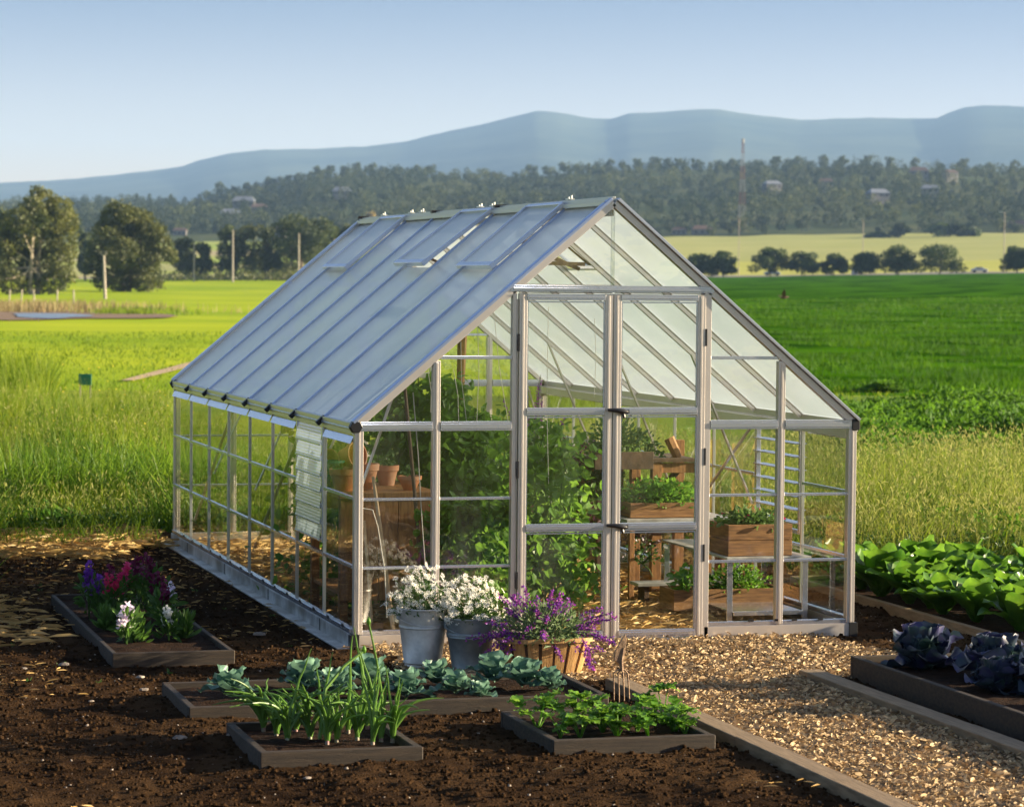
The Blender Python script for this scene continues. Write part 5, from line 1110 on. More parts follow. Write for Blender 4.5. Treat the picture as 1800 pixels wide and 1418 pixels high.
# clods, stones and straw bits on the soil
def clods(n, x0, x1, y0, y1, s0, s1, mt, nm, lb, cat, cond=None):
    x = RNG.uniform(x0, x1, n); y = RNG.uniform(y0, y1, n)
    k = outside(x, y) & ~chipmask(x, y)
    if cond is not None: k &= cond(x, y)
    x, y = x[k], y[k]; n = len(x)
    B = np.array([(-1,-1,-.6),(1,-1,-.6),(1,1,-.6),(-1,1,-.6),(-.7,-.7,.6),(.7,-.7,.6),(.7,.7,.6),(-.7,.7,.6)])*.5
    Fb = np.array([(4,5,6,7),(0,1,5,4),(1,2,6,5),(2,3,7,6),(3,0,4,7)])
    s_ = s0*(s1/s0)**(RNG.random(n)**2.2); a = RNG.uniform(0, PI, n); ca, sa = np.cos(a)[:,None], np.sin(a)[:,None]
    V = B[None]*(1,1,.85)+RNG.normal(0,.12,(n,8,3)); V = V*s_[:,None,None]*RNG.uniform(.7,1.2,(n,1,3))
    X = V[:,:,0]*ca-V[:,:,1]*sa+x[:,None]; Y = V[:,:,0]*sa+V[:,:,1]*ca+y[:,None]; Z = V[:,:,2]+(soilz(x, y)+s_*.25)[:,None]
    return tag(npmesh(nm, np.stack([X, Y, Z], -1), (np.arange(n)[:,None,None]*8+Fb[None]).reshape(-1,4), mt, smooth=True), lb, cat, kind='stuff')
clods(110000, -4.2, 4.6, -8, 7, .004, .030, MT['clod'], 'soil_clods', 'crumbly dark clods lying over the garden soil', 'soil')
clods(2600, -4.2, 4.6, -9, 7.5, .004, .016, MT['stone'], 'pebbles', 'small pale pebbles scattered over the soil', 'pebbles')
V, Fs = strands(5200, -4.2, 1.2, -6, 7.8, .02, .10, .07, .03, .05, lambda x, y: outside(x, y) & (vnoise(x*1.2, y*1.2, 9)+.08*np.clip(y, -3, 6) > .55))
tag(npmesh('dead_grass', V, Fs, MT['straw']), 'thin dead stalks strewn over the soil on the left', 'straw', kind='stuff')
V, Fs = strands(9000, -4.4, -.15, 5.0, 8.8, .06, .22, .045, .03, .10, lambda x, y: (y > 5.9+.8*vnoise(x*2, y*0, 12)+np.clip(x+.9, 0, 1)*1.3))
tag(npmesh('cut_straw', V, Fs, MT['straw']), 'band of golden dry straw along the edge of the left grass', 'straw', kind='stuff')
V, Fs = strands(1500, -4.6, -2.0, .3, 3.2, .08, .25, .05, .03, .10)
tag(npmesh('cut_straw', V, Fs, MT['straw']), 'patch of dry hay on the dark soil at the left edge', 'straw', kind='stuff')
x = RNG.uniform(-3.4, -.2, 900); y = 7.3+1.3*RNG.random(900)
V, Fs = blades(np.stack([x, y, np.full(900,.01)], -1), RNG.uniform(.12,.36,900), RNG.uniform(.006,.012,900), RNG.uniform(.2,1.1,900))
tag(npmesh('grass', V, Fs, MT['grass']), 'short bright grass sprouting at the straw edge', 'grass', kind='stuff')
x = np.repeat(RNG.uniform(-4, 1.0, 90), 7); y = np.repeat(RNG.uniform(-5, 5, 90), 7); k = outside(x, y) & ~chipmask(x, y) & ~((x > -1.8) & (x < 1.05) & (y > -4.8) & (y < -1.95)) & ~((x > -1.85) & (x < -.85) & (y > -.8) & (y < 3)); x, y = x[k], y[k]
P = np.stack([x, y, soilz(x, y)+.005], -1)+RNG.normal(size=(len(x),3))*(.012,.012,.002)
tag(leafcloud('seedling_weeds', P, RNG.uniform(.012,.04,len(P)), MT['flg'], wd=.7), 'tiny green weed seedlings dotted over the bare soil', 'weeds', kind='stuff')
# dark clump of grass at the left border
n = 1500; x = -2.25-.35*np.abs(RNG.normal(size=n)); y = 3.6+1.5*RNG.normal(size=n)*.6+.6
V, Fs = blades(np.stack([x, y, np.zeros(n)], -1), RNG.uniform(.2,.62,n), RNG.uniform(.008,.016,n), RNG.uniform(.1,.8,n))
tag(npmesh('grass', V, Fs, MT['grass']), 'dark tuft of tall grass at the left edge before the straw', 'grass', kind='stuff')
STN = []
for k, (px, py, s_, lb) in enumerate([(112,1168,.06,'rounded pale stone left of the flower bed corner'), (42,1175,.045,'small white stone near the left edge below the flower bed'), (457,1115,.075,'flat pinkish stone between the flower bed and the greenhouse'),
        (315,1297,.07,'pinkish stone left of the onion bed'), (253,1212,.05,'pale stone left of the cabbage bed corner'), (540,1367,.035,'small white pebble in front of the onion bed'), (160,1232,.03,'tiny pale stone on the bare soil at the left'), (246,1190,.05,'pale lump beside the cabbage bed corner')]):
    p = at(px, py, z=.03); rg = np.random.default_rng(k); b = MB().lathe([(0,-.4),(.6,-.3),(1,0),(.8,.35),(.4,.5),(0,.52)], n=9)
    b.v = [tuple(np.array(v)*s_*.6*rg.uniform(.8,1.2)*np.array((1,.8,.75))) for v in b.v]
    o = b.build('stone', MT['stone'], None, smooth=True); o.location = p; tag(o, lb, 'stone')

# ------------------------------------------------------------------ path edging boards
for (x0, x1, y1, lb) in ((1.13, 1.26, -2.15, 'left wooden board edging the chip path beside the garden fork'), (2.46, 2.60, -2.04, 'right wooden board edging the chip path beside the purple cabbage bed')):
    t = root('edging_board', (x0, y1, 0), lb, 'edging board')
    for q in range(4):
        a = -q*2.35; gp('plank', MB().box((0,a-2.343,-.03), (x1-x0,a,.062+.003*(q % 2))), MT['edgewood'], t, bevel=.004)
# ------------------------------------------------------------------ raised beds
def bed(x0, x1, y0, y1, h, lb, th=.045, mt=MT['bedwood'], sz=.6):
    t = root('raised_bed', (x0,y0,0), lb, 'raised bed'); X, Y = x1-x0, y1-y0
    gp('board', MB().box((0,0,-.03), (X,th,h)), mt, t, bevel=.005); gp('board', MB().box((0,Y-th,-.03), (X,Y,h)), mt, t, bevel=.005)
    gp('board', MB().box((0,th+.001,-.03), (th,Y-th-.001,h-.002)), mt, t, bevel=.005); gp('board', MB().box((X-th,th+.001,-.03), (X,Y-th-.001,h-.002)), mt, t, bevel=.005)
    xs = np.linspace(th-.002, X-th+.002, max(8, int(X/.035))); ys = np.linspace(th-.002, Y-th+.002, max(8, int(Y/.035))); A_, B_ = np.meshgrid(xs, ys, indexing='xy')
    Z = h*sz+.035*fbm((A_+x0)*7, (B_+y0)*7, 3, 50)+.03*np.abs(fbm((A_+x0)*20, (B_+y0)*20, 2, 52)); nx, ny = len(xs), len(ys)
    I, J = np.meshgrid(np.arange(ny-1), np.arange(nx-1), indexing='ij')
    npmesh('soil', np.stack([A_, B_, Z], -1), np.stack([I*nx+J, I*nx+J+1, (I+1)*nx+J+1, (I+1)*nx+J], -1).reshape(-1,4), MT['soilbed'], t, smooth=True)
    return t
bed(-1.74, -.94, -.66, 2.86, .10, 'raised bed of stocks on the far left beside the greenhouse', th=.035)
bed(-1.63, .86, -3.08, -2.04, .10, 'long raised bed of green cabbages in front of the buckets')
bed(-1.52, -.66, -4.68, -3.66, .10, 'square raised bed of onions at the front')
bed(.06, .97, -4.64, -3.58, .10, 'square raised bed of celery seedlings beside the path')
bed(2.73, 4.2, -7.6, -2.24, .17, 'long raised bed of purple cabbages right of the path', sz=.75)
bed(4.42, 7.2, -3.0, 3.2, .09, 'wide raised bed of leafy greens behind the right corner', mt=MT['edgewood'], th=.05)

# ------------------------------------------------------------------ leafy vegetables
def cabbage_proto(name, label, mt, n_out, ln, wd, head, seed, peak=False):
    rg = np.random.default_rng(seed); t = root(name, (0,0,0), label, 'cabbage'); 
    for k in range(n_out):
        az = 2.399*k+rg.uniform(-.2,.2); f = k/n_out
        V, Fq = sheet(az, ln*rg.uniform(.8,1.15)*(1-.25*f), wd*rg.uniform(.8,1.1)*(1-.2*f), R((18 if not peak else 22)+(58 if not peak else 60)*f), R(rg.uniform(20,60) if not peak else rg.uniform(10,80))*(1-.9*f), .16, (0,0,.02+.04*f), 15, 13, k, cup=.35, tip=1.15)
        npmesh('leaf', V, Fq, mt, t, True)
    b = NB()
    for k in range(9):
        az = 2.399*k; V, Fq = sheet(az, head*2.0, head*2.0, R(60), R(-70) if not peak else R(-12), .08, (math.cos(az)*head*.1, math.sin(az)*head*.1, .04), 7, 7, k, cup=1.1, tip=.6)
        if not peak: V = np.stack([np.clip(V[:,0],-head*1.3,head*1.3), np.clip(V[:,1],-head*1.3,head*1.3), V[:,2]*.8], -1)
        b.add(V, Fq)
    b.build('head', mt, t)
    return reg(t)
pc = [cabbage_proto('cabbage', 'x', MT['cabbage'], 11, .19, .17, .055, k) for k in range(3)]
cb = [(405,1228,1.0,'blue green cabbage at the left end of the long bed'), (535,1216,1.05,'cabbage behind the onion leaves at the left of the long bed'), (590,1222,.9,'cabbage with a pale torn leaf behind the onion tops'),
      (650,1208,1.05,'large cabbage behind the tallest onion leaves'), (712,1228,.95,'cabbage just right of the onion leaves with a veined pale leaf'), (765,1205,.85,'cabbage behind the gap right of the onions, below the left bucket'),
      (800,1222,.8,'small cabbage below the dark bucket near the front board'), (868,1203,1.0,'cabbage in front of the dark bucket with upright leaves'), (920,1210,1.0,'cabbage in front of the wooden basket'),
      (845,1228,.6,'tiny cabbage by the front board in the middle of the bed'), (965,1214,.75,'last small cabbage at the right end of the long bed')]
for k, (px, py, s_, lb) in enumerate(cb):
    p = at(px, py, z=.07); p[1] = min(max(p[1], -2.95), -2.2)
    if k < 3: o = pc[k]; o.location = tuple(p); o.scale = (s_,)*3; o['label'] = lb; o['group'] = 'green cabbages in the long bed'
    else: copy_tree(pc[k % 3], p, RNG.uniform(0, 6), s_, lb, 'green cabbages in the long bed')
pp = [cabbage_proto('purple_cabbage', 'x', MT['purplecab'], 12, .36, .36, .15, 20+k, True) for k in range(2)]
for k, (x, y, s_, rz, lb) in enumerate([(3.06,-2.62,1.0,0.3,'tall pointed purple cabbage at the near left end of the right bed'), (3.32,-3.15,1.0,2.0,'purple green cabbage with a broad leaf lit along its rim, second from the bed end'), (3.42,-3.75,1.05,4.0,'dark purple cabbage with a pointed lit leaf near the right edge'),
        (3.85,-2.9,.9,1.0,'purple cabbage in the back row behind the second one'), (3.1,-3.6,.75,5.0,'low purple cabbage with leaves over the near board'), (3.75,-4.5,1.0,3.0,'purple cabbage cut by the right edge of the picture'), (3.95,-3.7,.9,2.2,'purple cabbage behind the dark one with the pointed lit leaf')]):
    if k < 2: o = pp[k]; o.location = (x,y,.085); o.scale = (s_,)*3; o.rotation_euler = (0,0,rz); o['label'] = lb; o['group'] = 'purple cabbages in the right bed'
    else: copy_tree(pp[k % 2], (x,y,.085), rz, s_, lb, 'purple cabbages in the right bed')
def greens_proto(seed, n=20, ln=.46, wd=.24):
    rg = np.random.default_rng(seed); t = root('leafy_green', (0,0,0), 'x', 'leafy green')
    for k in range(n):
        f = k/n; az = 2.399*k+rg.uniform(-.25,.25)
        V, Fq = sheet(az, ln*rg.uniform(.75,1.1)*(1-.15*f), wd*rg.uniform(.8,1.2), R(56+32*f), R(rg.uniform(15,75))*(1-.4*f), .13, (math.cos(az)*.02,math.sin(az)*.02,.0), 11, 9, k+seed, cup=.25, tip=1.7)
        npmesh('leaf', V, Fq, MT['lettuce'], t, True)
    return reg(t)
lp = [greens_proto(300+k) for k in range(3)]; q = 0
rows = ['front row of the leafy greens', 'second row of the leafy greens', 'third row of the leafy greens', 'back row of the leafy greens']
for r_, x in enumerate((4.72, 5.30, 5.9, 6.5)):
    for c_ in range(12):
        y = 2.85-c_*.45-(.2 if r_ % 2 else 0); 
        if (r_ == 0 and c_ > 7): continue
        lb = 'leafy plant, %s from the greenhouse in the %s' % (ord_(c_), rows[r_])
        loc = (x+RNG.normal()*.05, y+RNG.normal()*.05, .05); s_ = RNG.uniform(.72,1.08)
        if q < 3: o = lp[q]; o.location = loc; o['label'] = lb; o['group'] = 'leafy greens in the right bed'
        else: copy_tree(lp[q % 3], loc, RNG.uniform(0,6), s_, lb, 'leafy greens in the right bed')
        q += 1

# onions
def onion(loc, lb, lens, seed, r=.0098):
    rg = np.random.default_rng(seed); t = root('onion_plant', loc, lb, 'onion plant', 'onions in the front bed')
    for k, (ln, az, drop) in enumerate(lens):
        a = math.radians(az); pts = []; rad = []
        for i in range(10):
            u = i/9; lean = (.10+drop*.55)*u**1.6*ln; zz = ln*u*(1-.10*drop*u) - max(0, drop-.35)*ln*1.1*max(0, u-.42)**1.25
            pts.append((math.cos(a)*lean+rg.normal()*.003, math.sin(a)*lean, max(zz, .01))); rad.append(r*(1.1-.25*u) if u < .55 else r*(1.25-u)*1.5*.75)
        rad[-1] = .0015
        MB().tube(pts, rad, 7).build('leaf', MT['onion'], t, smooth=True)
    MB().tube([(0,0,-.02),(0,0,.01),(0,0,.03)], [.013,.011,.008], 9).build('neck', mat('onion_neck', (.30,.34,.20), (.22,.08,.10), 20, .5) if seed == 0 else bpy.data.materials['onion_neck'], t, smooth=True)
    return t
oy = [(462,1280),(486,1292),(505,1300),(520,1284),(545,1297),(566,1280),(592,1302),(612,1285),(628,1298),(646,1278),(670,1300),(690,1300),(655,1306),(575,1304)]
for k, (px, py) in enumerate(oy):
    p = at(px, py, z=.07); p[1] = min(max(p[1], -4.6), -3.75); ls = []
    nl = 11 if k < 6 else 7
    for j in range(nl):
        ls.append((RNG.uniform(.26,.46) if k < 6 else RNG.uniform(.22,.44), RNG.uniform(0,360), RNG.uniform(.6,1.5) if k < 6 else RNG.uniform(.1,1.1)))
    if k == 2: ls += [(.50,8,.30)]
    if k == 5: ls += [(.42,20,.1),(.34,190,.0)]
    if k == 7: ls += [(.52,60,.02)]
    if k == 9: ls += [(.56,170,.08),(.44,140,.02)]
    if k == 10: ls += [(.52,175,.28),(.38,10,.0)]
    if k == 11: ls += [(.34,0,.02),(.30,-10,1.0),(.40,160,.0)]
    if k == 0: ls += [(.40,200,.95),(.34,150,.8)]
    onion(tuple(p), 'green onion plant, %s from the left in the front bed%s' % (ord_(k) if k < 12 else ['thirteenth','fourteenth'][k-12], ', its leaves drooping' if k < 6 else ''), ls, k)
# stalks with buds
for k, (pts_, lb) in enumerate([([(562,1298,-4.2),(572,1210,-4.1),(605,1170,-4.05),(640,1143,-4.0)], 'thick flower stalk with a bud leaning right across the onion bed'),
                 ([(668,1290,-4.1),(672,1225,-4.1),(662,1160,-4.1),(648,1093,-4.1)], 'tall curved onion flower stalk with a green bud beside the corner of the greenhouse')]):
    q_ = [at(a, b, y=c) for a, b, c in pts_]; t = root('onion_stalk', q_[0], lb, 'onion stalk'); q_ = [v-q_[0] for v in q_]
    MB().tube(q_, [.011,.010,.008,.007] if k == 0 else [.008,.007,.006,.005], 8).build('stalk', MT['onion'], t, smooth=True)
    MB().lathe([(0,-.02),(.010,-.008),(.013,.004),(.009,.018),(0,.03)], tuple(q_[-1]), 10).build('bud', MT['celery'], t, smooth=True)
# celery seedlings
def celery(loc, s_, lb, n=11, seed=0, nm='celery_plant'):
    rg = np.random.default_rng(500+seed); t = root(nm, loc, lb, 'celery plant', 'celery seedlings in the square bed'); st = MB(); nb = NB()
    for k in range(n):
        az = rg.uniform(0, 2*PI); le = s_*rg.uniform(.10,.24); out = rg.uniform(.25,.9); tip = np.array((math.cos(az)*le*out, math.sin(az)*le*out, le*(1.05-.4*out)))
        st.tube([(0,0,-.01), tip*.5+(0,0,.015), tip], [.005,.004,.0025], 5)
        for j in range(5):
            a2 = az+(j-2)*.95; V, Fq = sheet(a2, s_*rg.uniform(.065,.10), s_*rg.uniform(.065,.095), R(rg.uniform(-5,50)), R(30), .25, tip-(0,0,.003*j), 6, 5, j+k, cup=.15, tip=.8); nb.add(V, Fq)
    st.build('stalks', MT['celery'], t, smooth=True); nb.build('leaves', MT['celery'], t)
    return t
for k, (px, py, s_, n, lb) in enumerate([(945,1280,1.15,9,'celery plant at the left end of the square bed, growing tall'), (985,1295,.8,9,'low celery with a round pale leaf near the left corner'), (1012,1272,1.1,9,'tall celery plant in the second place from the left'), (1020,1296,.9,10,'short celery by the front board'),
        (1060,1285,1.1,13,'widest celery plant in the middle of the square bed'), (1085,1294,.9,11,'celery by the front board in the middle'), (1120,1284,1.05,10,'celery right of the middle beneath the fork'), (1140,1294,.8,10,'low celery by the front board right of the middle'),
        (1165,1272,1.15,10,'tall celery near the right side of the square bed'), (1185,1286,.95,11,'leafy celery at the right end of the square bed'), (1205,1290,.6,7,'smallest celery leaf in the right corner')]):
    p = at(px, py, z=.06); celery(tuple(p), s_*.80, lb, max(5, n-2), k)

# stocks (flowers) in the left bed
def stock(px, py, top_, mt, lb, hw=.035, white=False):
    p = at(px, py, z=.06); t = root('stock_flower', p, lb, 'flower', 'stocks in the left bed'); h = top_
    n = 70; u = RNG.random(n); d = rdir(n, .6); P = d*(.5,.5,.2)*.10+np.stack([0*u, 0*u, u*h*.62+.02], -1)
    leafcloud('leaves', P, RNG.uniform(.05,.10,n), MT['flg'], t, D=unit(d+(0,0,.5)), wd=.6)
    b = MB(); Q = []
    for k in range(3):
        ox, oy = RNG.normal()*.025, RNG.normal()*.025; hh = h*(1-.12*k); b.tube([(0,0,-.02), (ox*.6,oy*.6,hh*.5), (ox,oy,hh)], [.005,.004,.003], 5)
        m_ = 42; uu = RNG.random(m_); aa = RNG.uniform(0, 2*PI, m_); rr = hw*(1.05-.6*uu)*RNG.uniform(.5,1,m_)
        Q.append(np.stack([ox+np.cos(aa)*rr, oy+np.sin(aa)*rr, hh*(.62+.40*uu)], -1))
    b.build('stems', MT['flg'], t); Q = np.concatenate(Q)
    leafcloud('blossoms', Q, RNG.uniform(.022,.036,len(Q)), mt, t, wd=1.7)
for a in [(157,1085,.40,MT['purple'],'bright purple stock, leftmost flower of the left bed'), (176,1088,.32,MT['purple'],'shorter purple stock beside the leftmost one'), (193,1083,.36,MT['maroon'],'dark red stock between the purple and the pink ones'),
          (215,1078,.38,MT['pink'],'vivid pink red stock in the middle of the left bed'), (246,1072,.40,MT['maroon'],'tall dark maroon stock behind the pink one'), (262,1080,.46,MT['maroon'],'tallest dark maroon stock nearest the greenhouse wall'),
          (200,1092,.34,MT['red'],'deep red stock left of the vivid pink one'), (278,1092,.36,MT['maroon'],'dark red stock right of the tall maroon ones'), (215,1108,.16,MT['purple'],'low violet stock just above the white one'),
          (296,1100,.30,MT['wpink'],'pale pink stock at the right side of the left bed'), (223,1132,.27,MT['wpink'],'white stock at the front of the left bed'), (297,1125,.22,MT['wpet'],'small white stock at the right front of the left bed'), (284,1108,.34,MT['maroon'],'dusky red stock above the small white one')]: stock(*a)
for px, py, lb in ((325,1122,'leafy green plant without flowers at the right of the left bed'), (245,1128,'leafy clump at the front of the left bed beside the white stock'), (185,1108,'leafy clump at the left side under the purple stocks')):
    p = at(px, py, z=.06); t = root('stock_foliage', p, lb, 'plant'); n = 110; d = rdir(n, .9); d[:,2] = np.abs(d[:,2])
    leafcloud('leaves', d*(.06,.06,.16)*RNG.random((n,1)), RNG.uniform(.05,.10,n), MT['flg'], t, D=unit(d+(0,0,.4)), wd=.5)

# ------------------------------------------------------------------ buckets of daisies
def bucket(loc, rb, rtp, h, lb, mt, hoops, tagq=False):
    t = root('bucket', loc, lb, 'bucket', None); rr = lambda z: rb+(rtp-rb)*z/h
    prof = [(0,.012),(rb-.004,.012),(rb-.002,0),(rb+.004,0),(rb+.003,.02),(rb+.001,.024)]
    for z in hoops: prof += [(rr(z-.012),z-.012),(rr(z)+.005,z-.006),(rr(z)+.005,z+.004),(rr(z+.010),z+.010)]
    prof += [(rtp,h-.012),(rtp+.006,h-.010),(rtp+.008,h-.002),(rtp+.003,h+.003),(rtp-.004,h),(rtp-.006,h-.05),(rb-.002,.02)]
    MB().lathe(prof, n=48).build('body', mt, t, smooth=True)
    MB().lathe([(0,h*.90),(rtp-.012,h*.90)], n=24).build('earth', MT['soilbed'], t)
    e = MB()
    for s_ in (-1,1):
        e.box((s_*(rtp+.001)-.006, -.022, h-.075), (s_*(rtp+.001)+.006, .022, h-.02))
    e.build('handle_ear', mt, t, bevel=.003)
    hp_ = [(math.cos(a)*(rtp+.012), -math.sin(a)*(rtp+.012)*.25-.0, h-.045-math.sin(a)*.06) for a in np.linspace(0, PI, 15)]
    hp_ = [(x, -math.sqrt(max(0, (rtp+.010)**2-x*x)), z) for x, y, z in hp_]
    MB().tube(hp_, .003, 6).build('handle', mt, t, smooth=True)
    if tagq:
        b = MB(); v = [];
        for z in (h*.50, h*.615):
            for a in np.linspace(-1.22, -.93, 5): v.append((math.cos(a)*(rr(z)+.0022), math.sin(a)*(rr(z)+.0022), z))
        b.add(v, [(i, i+1, i+6, i+5) for i in range(4)]).build('sticker', MT['white'], t)
    return t
bucket((.215,-1.10,.0), .116, .166, .405, 'tall pale zinc bucket of white daisies, the left of the two', MT['galv'], (.285,.055))
bucket((.490,-1.27,.0), .118, .166, .355, 'darker ribbed zinc bucket with a blank white sticker, right of the pale one', MT['galv2'], (.235,.250))
def daisies(loc, rx, ry, h, nf, lb):
    t = root('daisy_plant', loc, lb, 'flowering plant'); n = 620; d = rdir(n, .5); d[:,2] = np.abs(d[:,2])
    leafcloud('leaves', d*(rx*.95,ry*.95,h*.72)*RNG.random((n,1))**.45, RNG.uniform(.025,.05,n), MT['flg'], t, D=unit(d+RNG.normal(size=(n,3))*.5), wd=.45)
    st = MB(); Pp, Dp, Np, Cp = [], [], [], []
    for k in range(nf):
        e = rdir(1, .35)[0]; e[2] = abs(e[2]); c_ = e*np.array((rx,ry,h))*(.66+.50*RNG.random()); nn = unit(e*.5+np.array((.35,-.55,.35))+RNG.normal(size=3)*.38)
        if k % 3 == 0: st.tube([(c_[0]*.3,c_[1]*.3,0), c_*.6+(0,0,.02), c_], .0016, 4)
        u = unit(np.cross(nn, rdir(1)[0])); v = np.cross(nn, u); m_ = 8; sz = RNG.uniform(.016,.023)
        for j in range(m_):
            a = 2*PI*j/m_; dd = u*math.cos(a)+v*math.sin(a); Pp.append(c_+dd*.003); Dp.append(dd+nn*.15); Np.append(nn); Cp.append(sz)
    V, Fq = leafverts(np.array(Pp), np.array(Dp), np.array(Np), np.array(Cp), .52)
    npmesh('petals', V, Fq, MT['wpet'], t)
    C = np.array(Pp)[::8]; nn = np.array(Np)[::8]
    V, Fq = leafverts(C+nn*.002-unit(np.cross(nn, (0,0,1.)))*.004, unit(np.cross(nn, (0,0,1.))), nn, np.full(len(C), .008), 1.6)
    npmesh('flower_centres', V, Fq, MT['centre'], t)
    st.build('stems', MT['flg'], t)
daisies((.215,-1.10,.36), .235, .2, .29, 200, 'white daisies growing in the pale zinc bucket')
daisies((.515,-1.27,.33), .225, .2, .27, 220, 'white daisies growing in the darker ribbed bucket')

# ------------------------------------------------------------------ wooden slat basket with salvia
BX, BY = .90, -1.56
bk = root('slat_basket', (BX,BY,0), 'tapered basket of orange wooden slats full of purple salvia', 'basket')
def sup(a, rx, ry, e=3.6):
    c_, s_ = math.cos(a), math.sin(a); return (math.copysign(abs(c_)**(2/e), c_)*rx, math.copysign(abs(s_)**(2/e), s_)*ry)
NS = 17; TOPR, BOTR = (.300,.185), (.232,.135)
# arc-length even spacing
aa = np.linspace(0, 2*PI, 721); pts_ = np.array([sup(a, *TOPR) for a in aa]); cl = np.concatenate([[0], np.cumsum(np.linalg.norm(np.diff(pts_, axis=0), axis=1))]); cl /= cl[-1]
for k in range(NS):
    a0, a1 = np.interp([k/NS+.006, (k+1)/NS-.008], cl, aa); b = MB(); V = []
    for z, (rx, ry) in ((.012, BOTR), (.255, TOPR)):
        for a in (a0, (a0+a1)/2, a1):
            for o_ in (0, -.010):
                x, y = sup(a, rx+o_, ry+o_); V.append((x, y, z))
    Fq = [(0,2,8,6),(2,4,10,8),(1,7,9,3),(3,9,11,5),(0,6,7,1),(4,5,11,10),(6,8,9,7),(8,10,11,9),(0,1,3,2),(2,3,5,4)]
    b.add(V, Fq).build('slat', MT['basket'], bk)
for z, o_ in ((.232,.004),(.085,-.012)):
    b = MB(); V = []
    f_ = (z-.012)/.243; rx, ry = BOTR[0]+(TOPR[0]-BOTR[0])*f_, BOTR[1]+(TOPR[1]-BOTR[1])*f_
    if z > .2:
        ring = [sup(a, rx+.012, ry+.012) for a in np.linspace(0, 2*PI, 60, endpoint=False)]; ri = [sup(a, rx+.0035, ry+.0035) for a in np.linspace(0, 2*PI, 60, endpoint=False)]
    else:
        ring = [sup(a, rx-.012, ry-.012) for a in np.linspace(0, 2*PI, 60, endpoint=False)]; ri = [sup(a, rx-.02, ry-.02) for a in np.linspace(0, 2*PI, 60, endpoint=False)]
    V = [(x,y,z) for x,y in ring]+[(x,y,z+.028) for x,y in ring]+[(x,y,z) for x,y in ri]+[(x,y,z+.028) for x,y in ri]; n = 60; Fq = []
    for i in range(n):
        j = (i+1) % n; Fq += [(i,j,n+j,n+i),(2*n+j,2*n+i,3*n+i,3*n+j),(n+i,n+j,3*n+j,3*n+i),(j,i,2*n+i,2*n+j)]
    b.add(V, Fq).build('hoop', MT['basket'] if z > .2 else MT['darkwood'], bk)
MB().add([(*sup(a, .275, .165), .215) for a in np.linspace(0, 2*PI, 40, endpoint=False)], [tuple(range(40))]).build('liner', MT['soilbed'], bk)
MB().add([(*sup(a, .225, .128), .011) for a in np.linspace(0, 2*PI, 40, endpoint=False)]+[(*sup(a, .275, .165), .214) for a in np.linspace(0, 2*PI, 40, endpoint=False)], [(i, (i+1) % 40, 40+(i+1) % 40, 40+i) for i in range(40)]).build('lining', MT['darkwood'], bk)
sv = root('salvia_plant', (BX,BY,.22), 'purple flowering salvia overflowing the wooden slat basket', 'flowering plant')
n = 900; d = rdir(n, .3); d[:,2] = np.abs(d[:,2]); leafcloud('leaves', d*(.33,.24,.24)*RNG.random((n,1))**.5, RNG.uniform(.035,.075,n), MT['salvial'], sv, D=unit(d+RNG.normal(size=(n,3))*.6), wd=.45)
b = MB(); Q1, Q2 = [], []
for k in range(64):
    a = RNG.uniform(0, 2*PI); el = RNG.uniform(.02, 1.35) if k > 12 else RNG.uniform(-.25,.25); ln = RNG.uniform(.24,.42)
    dd = np.array((math.cos(a)*math.cos(el), math.sin(a)*math.cos(el)*.75, math.sin(el))); s0 = np.array((dd[0]*.12, dd[1]*.08, .02)); tip = s0+dd*ln*(1.0,1.0,1.0)-(0,0,.03 if el > .3 else .05)
    mid = (s0+tip)/2+(0,0,.04); b.tube([s0, mid, tip], [.0035,.003,.0015], 4)
    m_ = 46
    for q in range(m_):
        u = q/m_; c_ = mid*(1-u)+tip*u; (Q1 if RNG.random() < .62 else Q2).append(c_+RNG.normal(size=3)*.0085*(1.35-u))
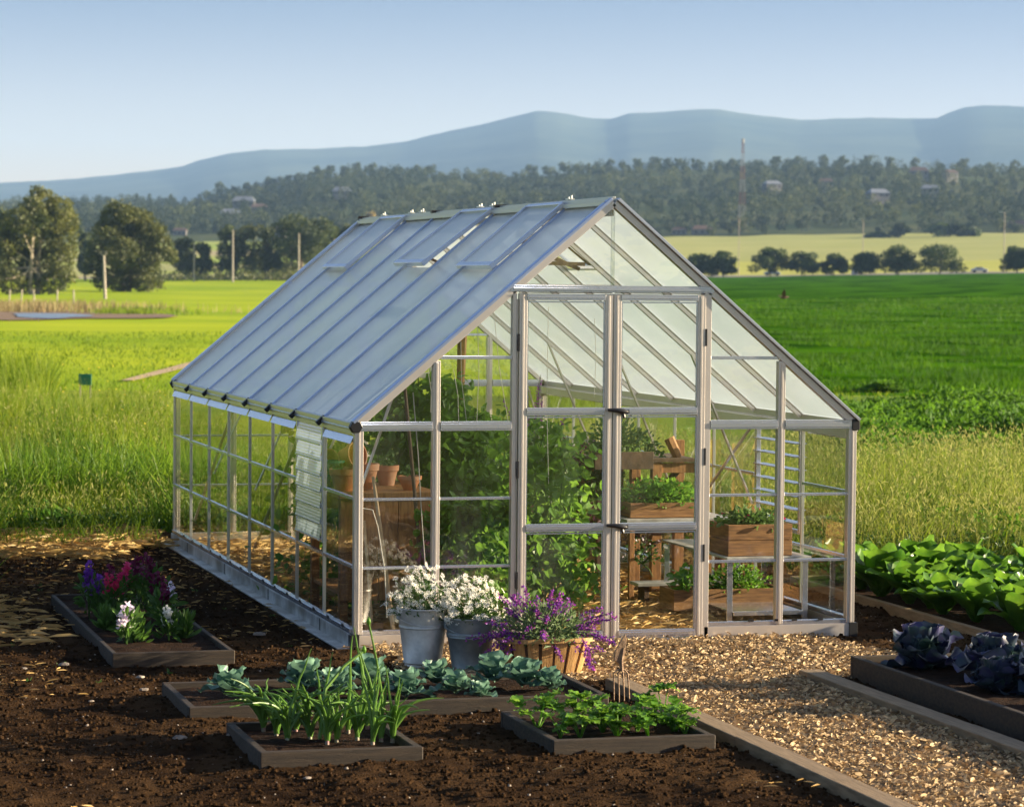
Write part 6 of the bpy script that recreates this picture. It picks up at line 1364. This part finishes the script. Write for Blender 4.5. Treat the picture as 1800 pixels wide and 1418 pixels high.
for pts_ in ([(.20,-.20,.04),(.22,-.235,-.02),(.225,-.225,-.09),(.245,-.22,-.14),(.265,-.21,-.16)], [(-.27,-.1,.02),(-.31,-.13,-.05),(-.35,-.14,-.09),(-.38,-.14,-.12)]):
    b.tube(pts_, .003, 4)
    for q in range(120):
        i = RNG.integers(len(pts_)-1); u = RNG.random(); (Q1 if q % 2 else Q2).append(np.array(pts_[i])*(1-u)+np.array(pts_[i+1])*u+RNG.normal(size=3)*.008)
b.build('stems', MT['salvial'], sv)
leafcloud('blossoms', np.array(Q1), RNG.uniform(.014,.026,len(Q1)), MT['magenta'], sv, wd=1.1); leafcloud('buds', np.array(Q2), RNG.uniform(.012,.022,len(Q2)), MT['purple'], sv, wd=1.0)

# ------------------------------------------------------------------ hand fork stuck in the soil
FY = -2.9; fk = root('garden_fork', (.99,FY,.0), 'rusty four pronged garden fork standing upright in the soil by the path', 'garden fork')
q0 = lambda px, py: at(px, py, y=FY)-np.array((.99,FY,0))
sh = q0(1093,1178)
for k in range(4):
    xt = q0(1078.5+8.3*k, 1183); xb = q0(1079.5+9.3*k, 1240); b = MB()
    b.tube([sh+(0,0,.006), (sh+xt)/2+(0,0,.012), xt, (xt+xb)/2, xb-(0,0,.05)], [.008,.006,.0055,.005,.003], 8); b.build('tine', MT['iron'], fk, smooth=True)
MB().tube([sh-(0,0,.004), q0(1092,1160), q0(1096,1138)], [.010,.011,.009], 10).build('socket', MT['iron'], fk, smooth=True)
a, b_, c_, d_ = q0(1099,1113), q0(1101,1125), q0(1095,1170), q0(1079,1160); e_ = q0(1080,1145)
V = [p+np.array((0,o_,0)) for o_ in (-.006,.006) for p in (a, b_, c_, d_, e_)]
MB().add(V, [(4,3,2,1,0),(5,6,7,8,9)]+[(i, (i+1) % 5, (i+1) % 5+5, i+5) for i in range(5)]).build('blade', MT['iron'], fk, bevel=.002)

# ------------------------------------------------------------------ air
hz = MB().box((-13500,-2500,-40), (13500,13500,640)).build('haze', mat('haze_stub', (1,1,1)))
hm, t, n, l = M('haze_air'); n.remove(n['Principled BSDF']); pv = n.new('ShaderNodeVolumePrincipled')
pv.inputs['Color'].default_value = (.36,.60,1.0,1); pv.inputs['Density'].default_value = HAZE; pv.inputs['Anisotropy'].default_value = 0.0
l.new(pv.outputs[0], n['Material Output'].inputs['Volume']); hz.data.materials.clear(); hz.data.materials.append(hm)
tag(hz, 'thin blue haze over the farmland', kind='stuff')
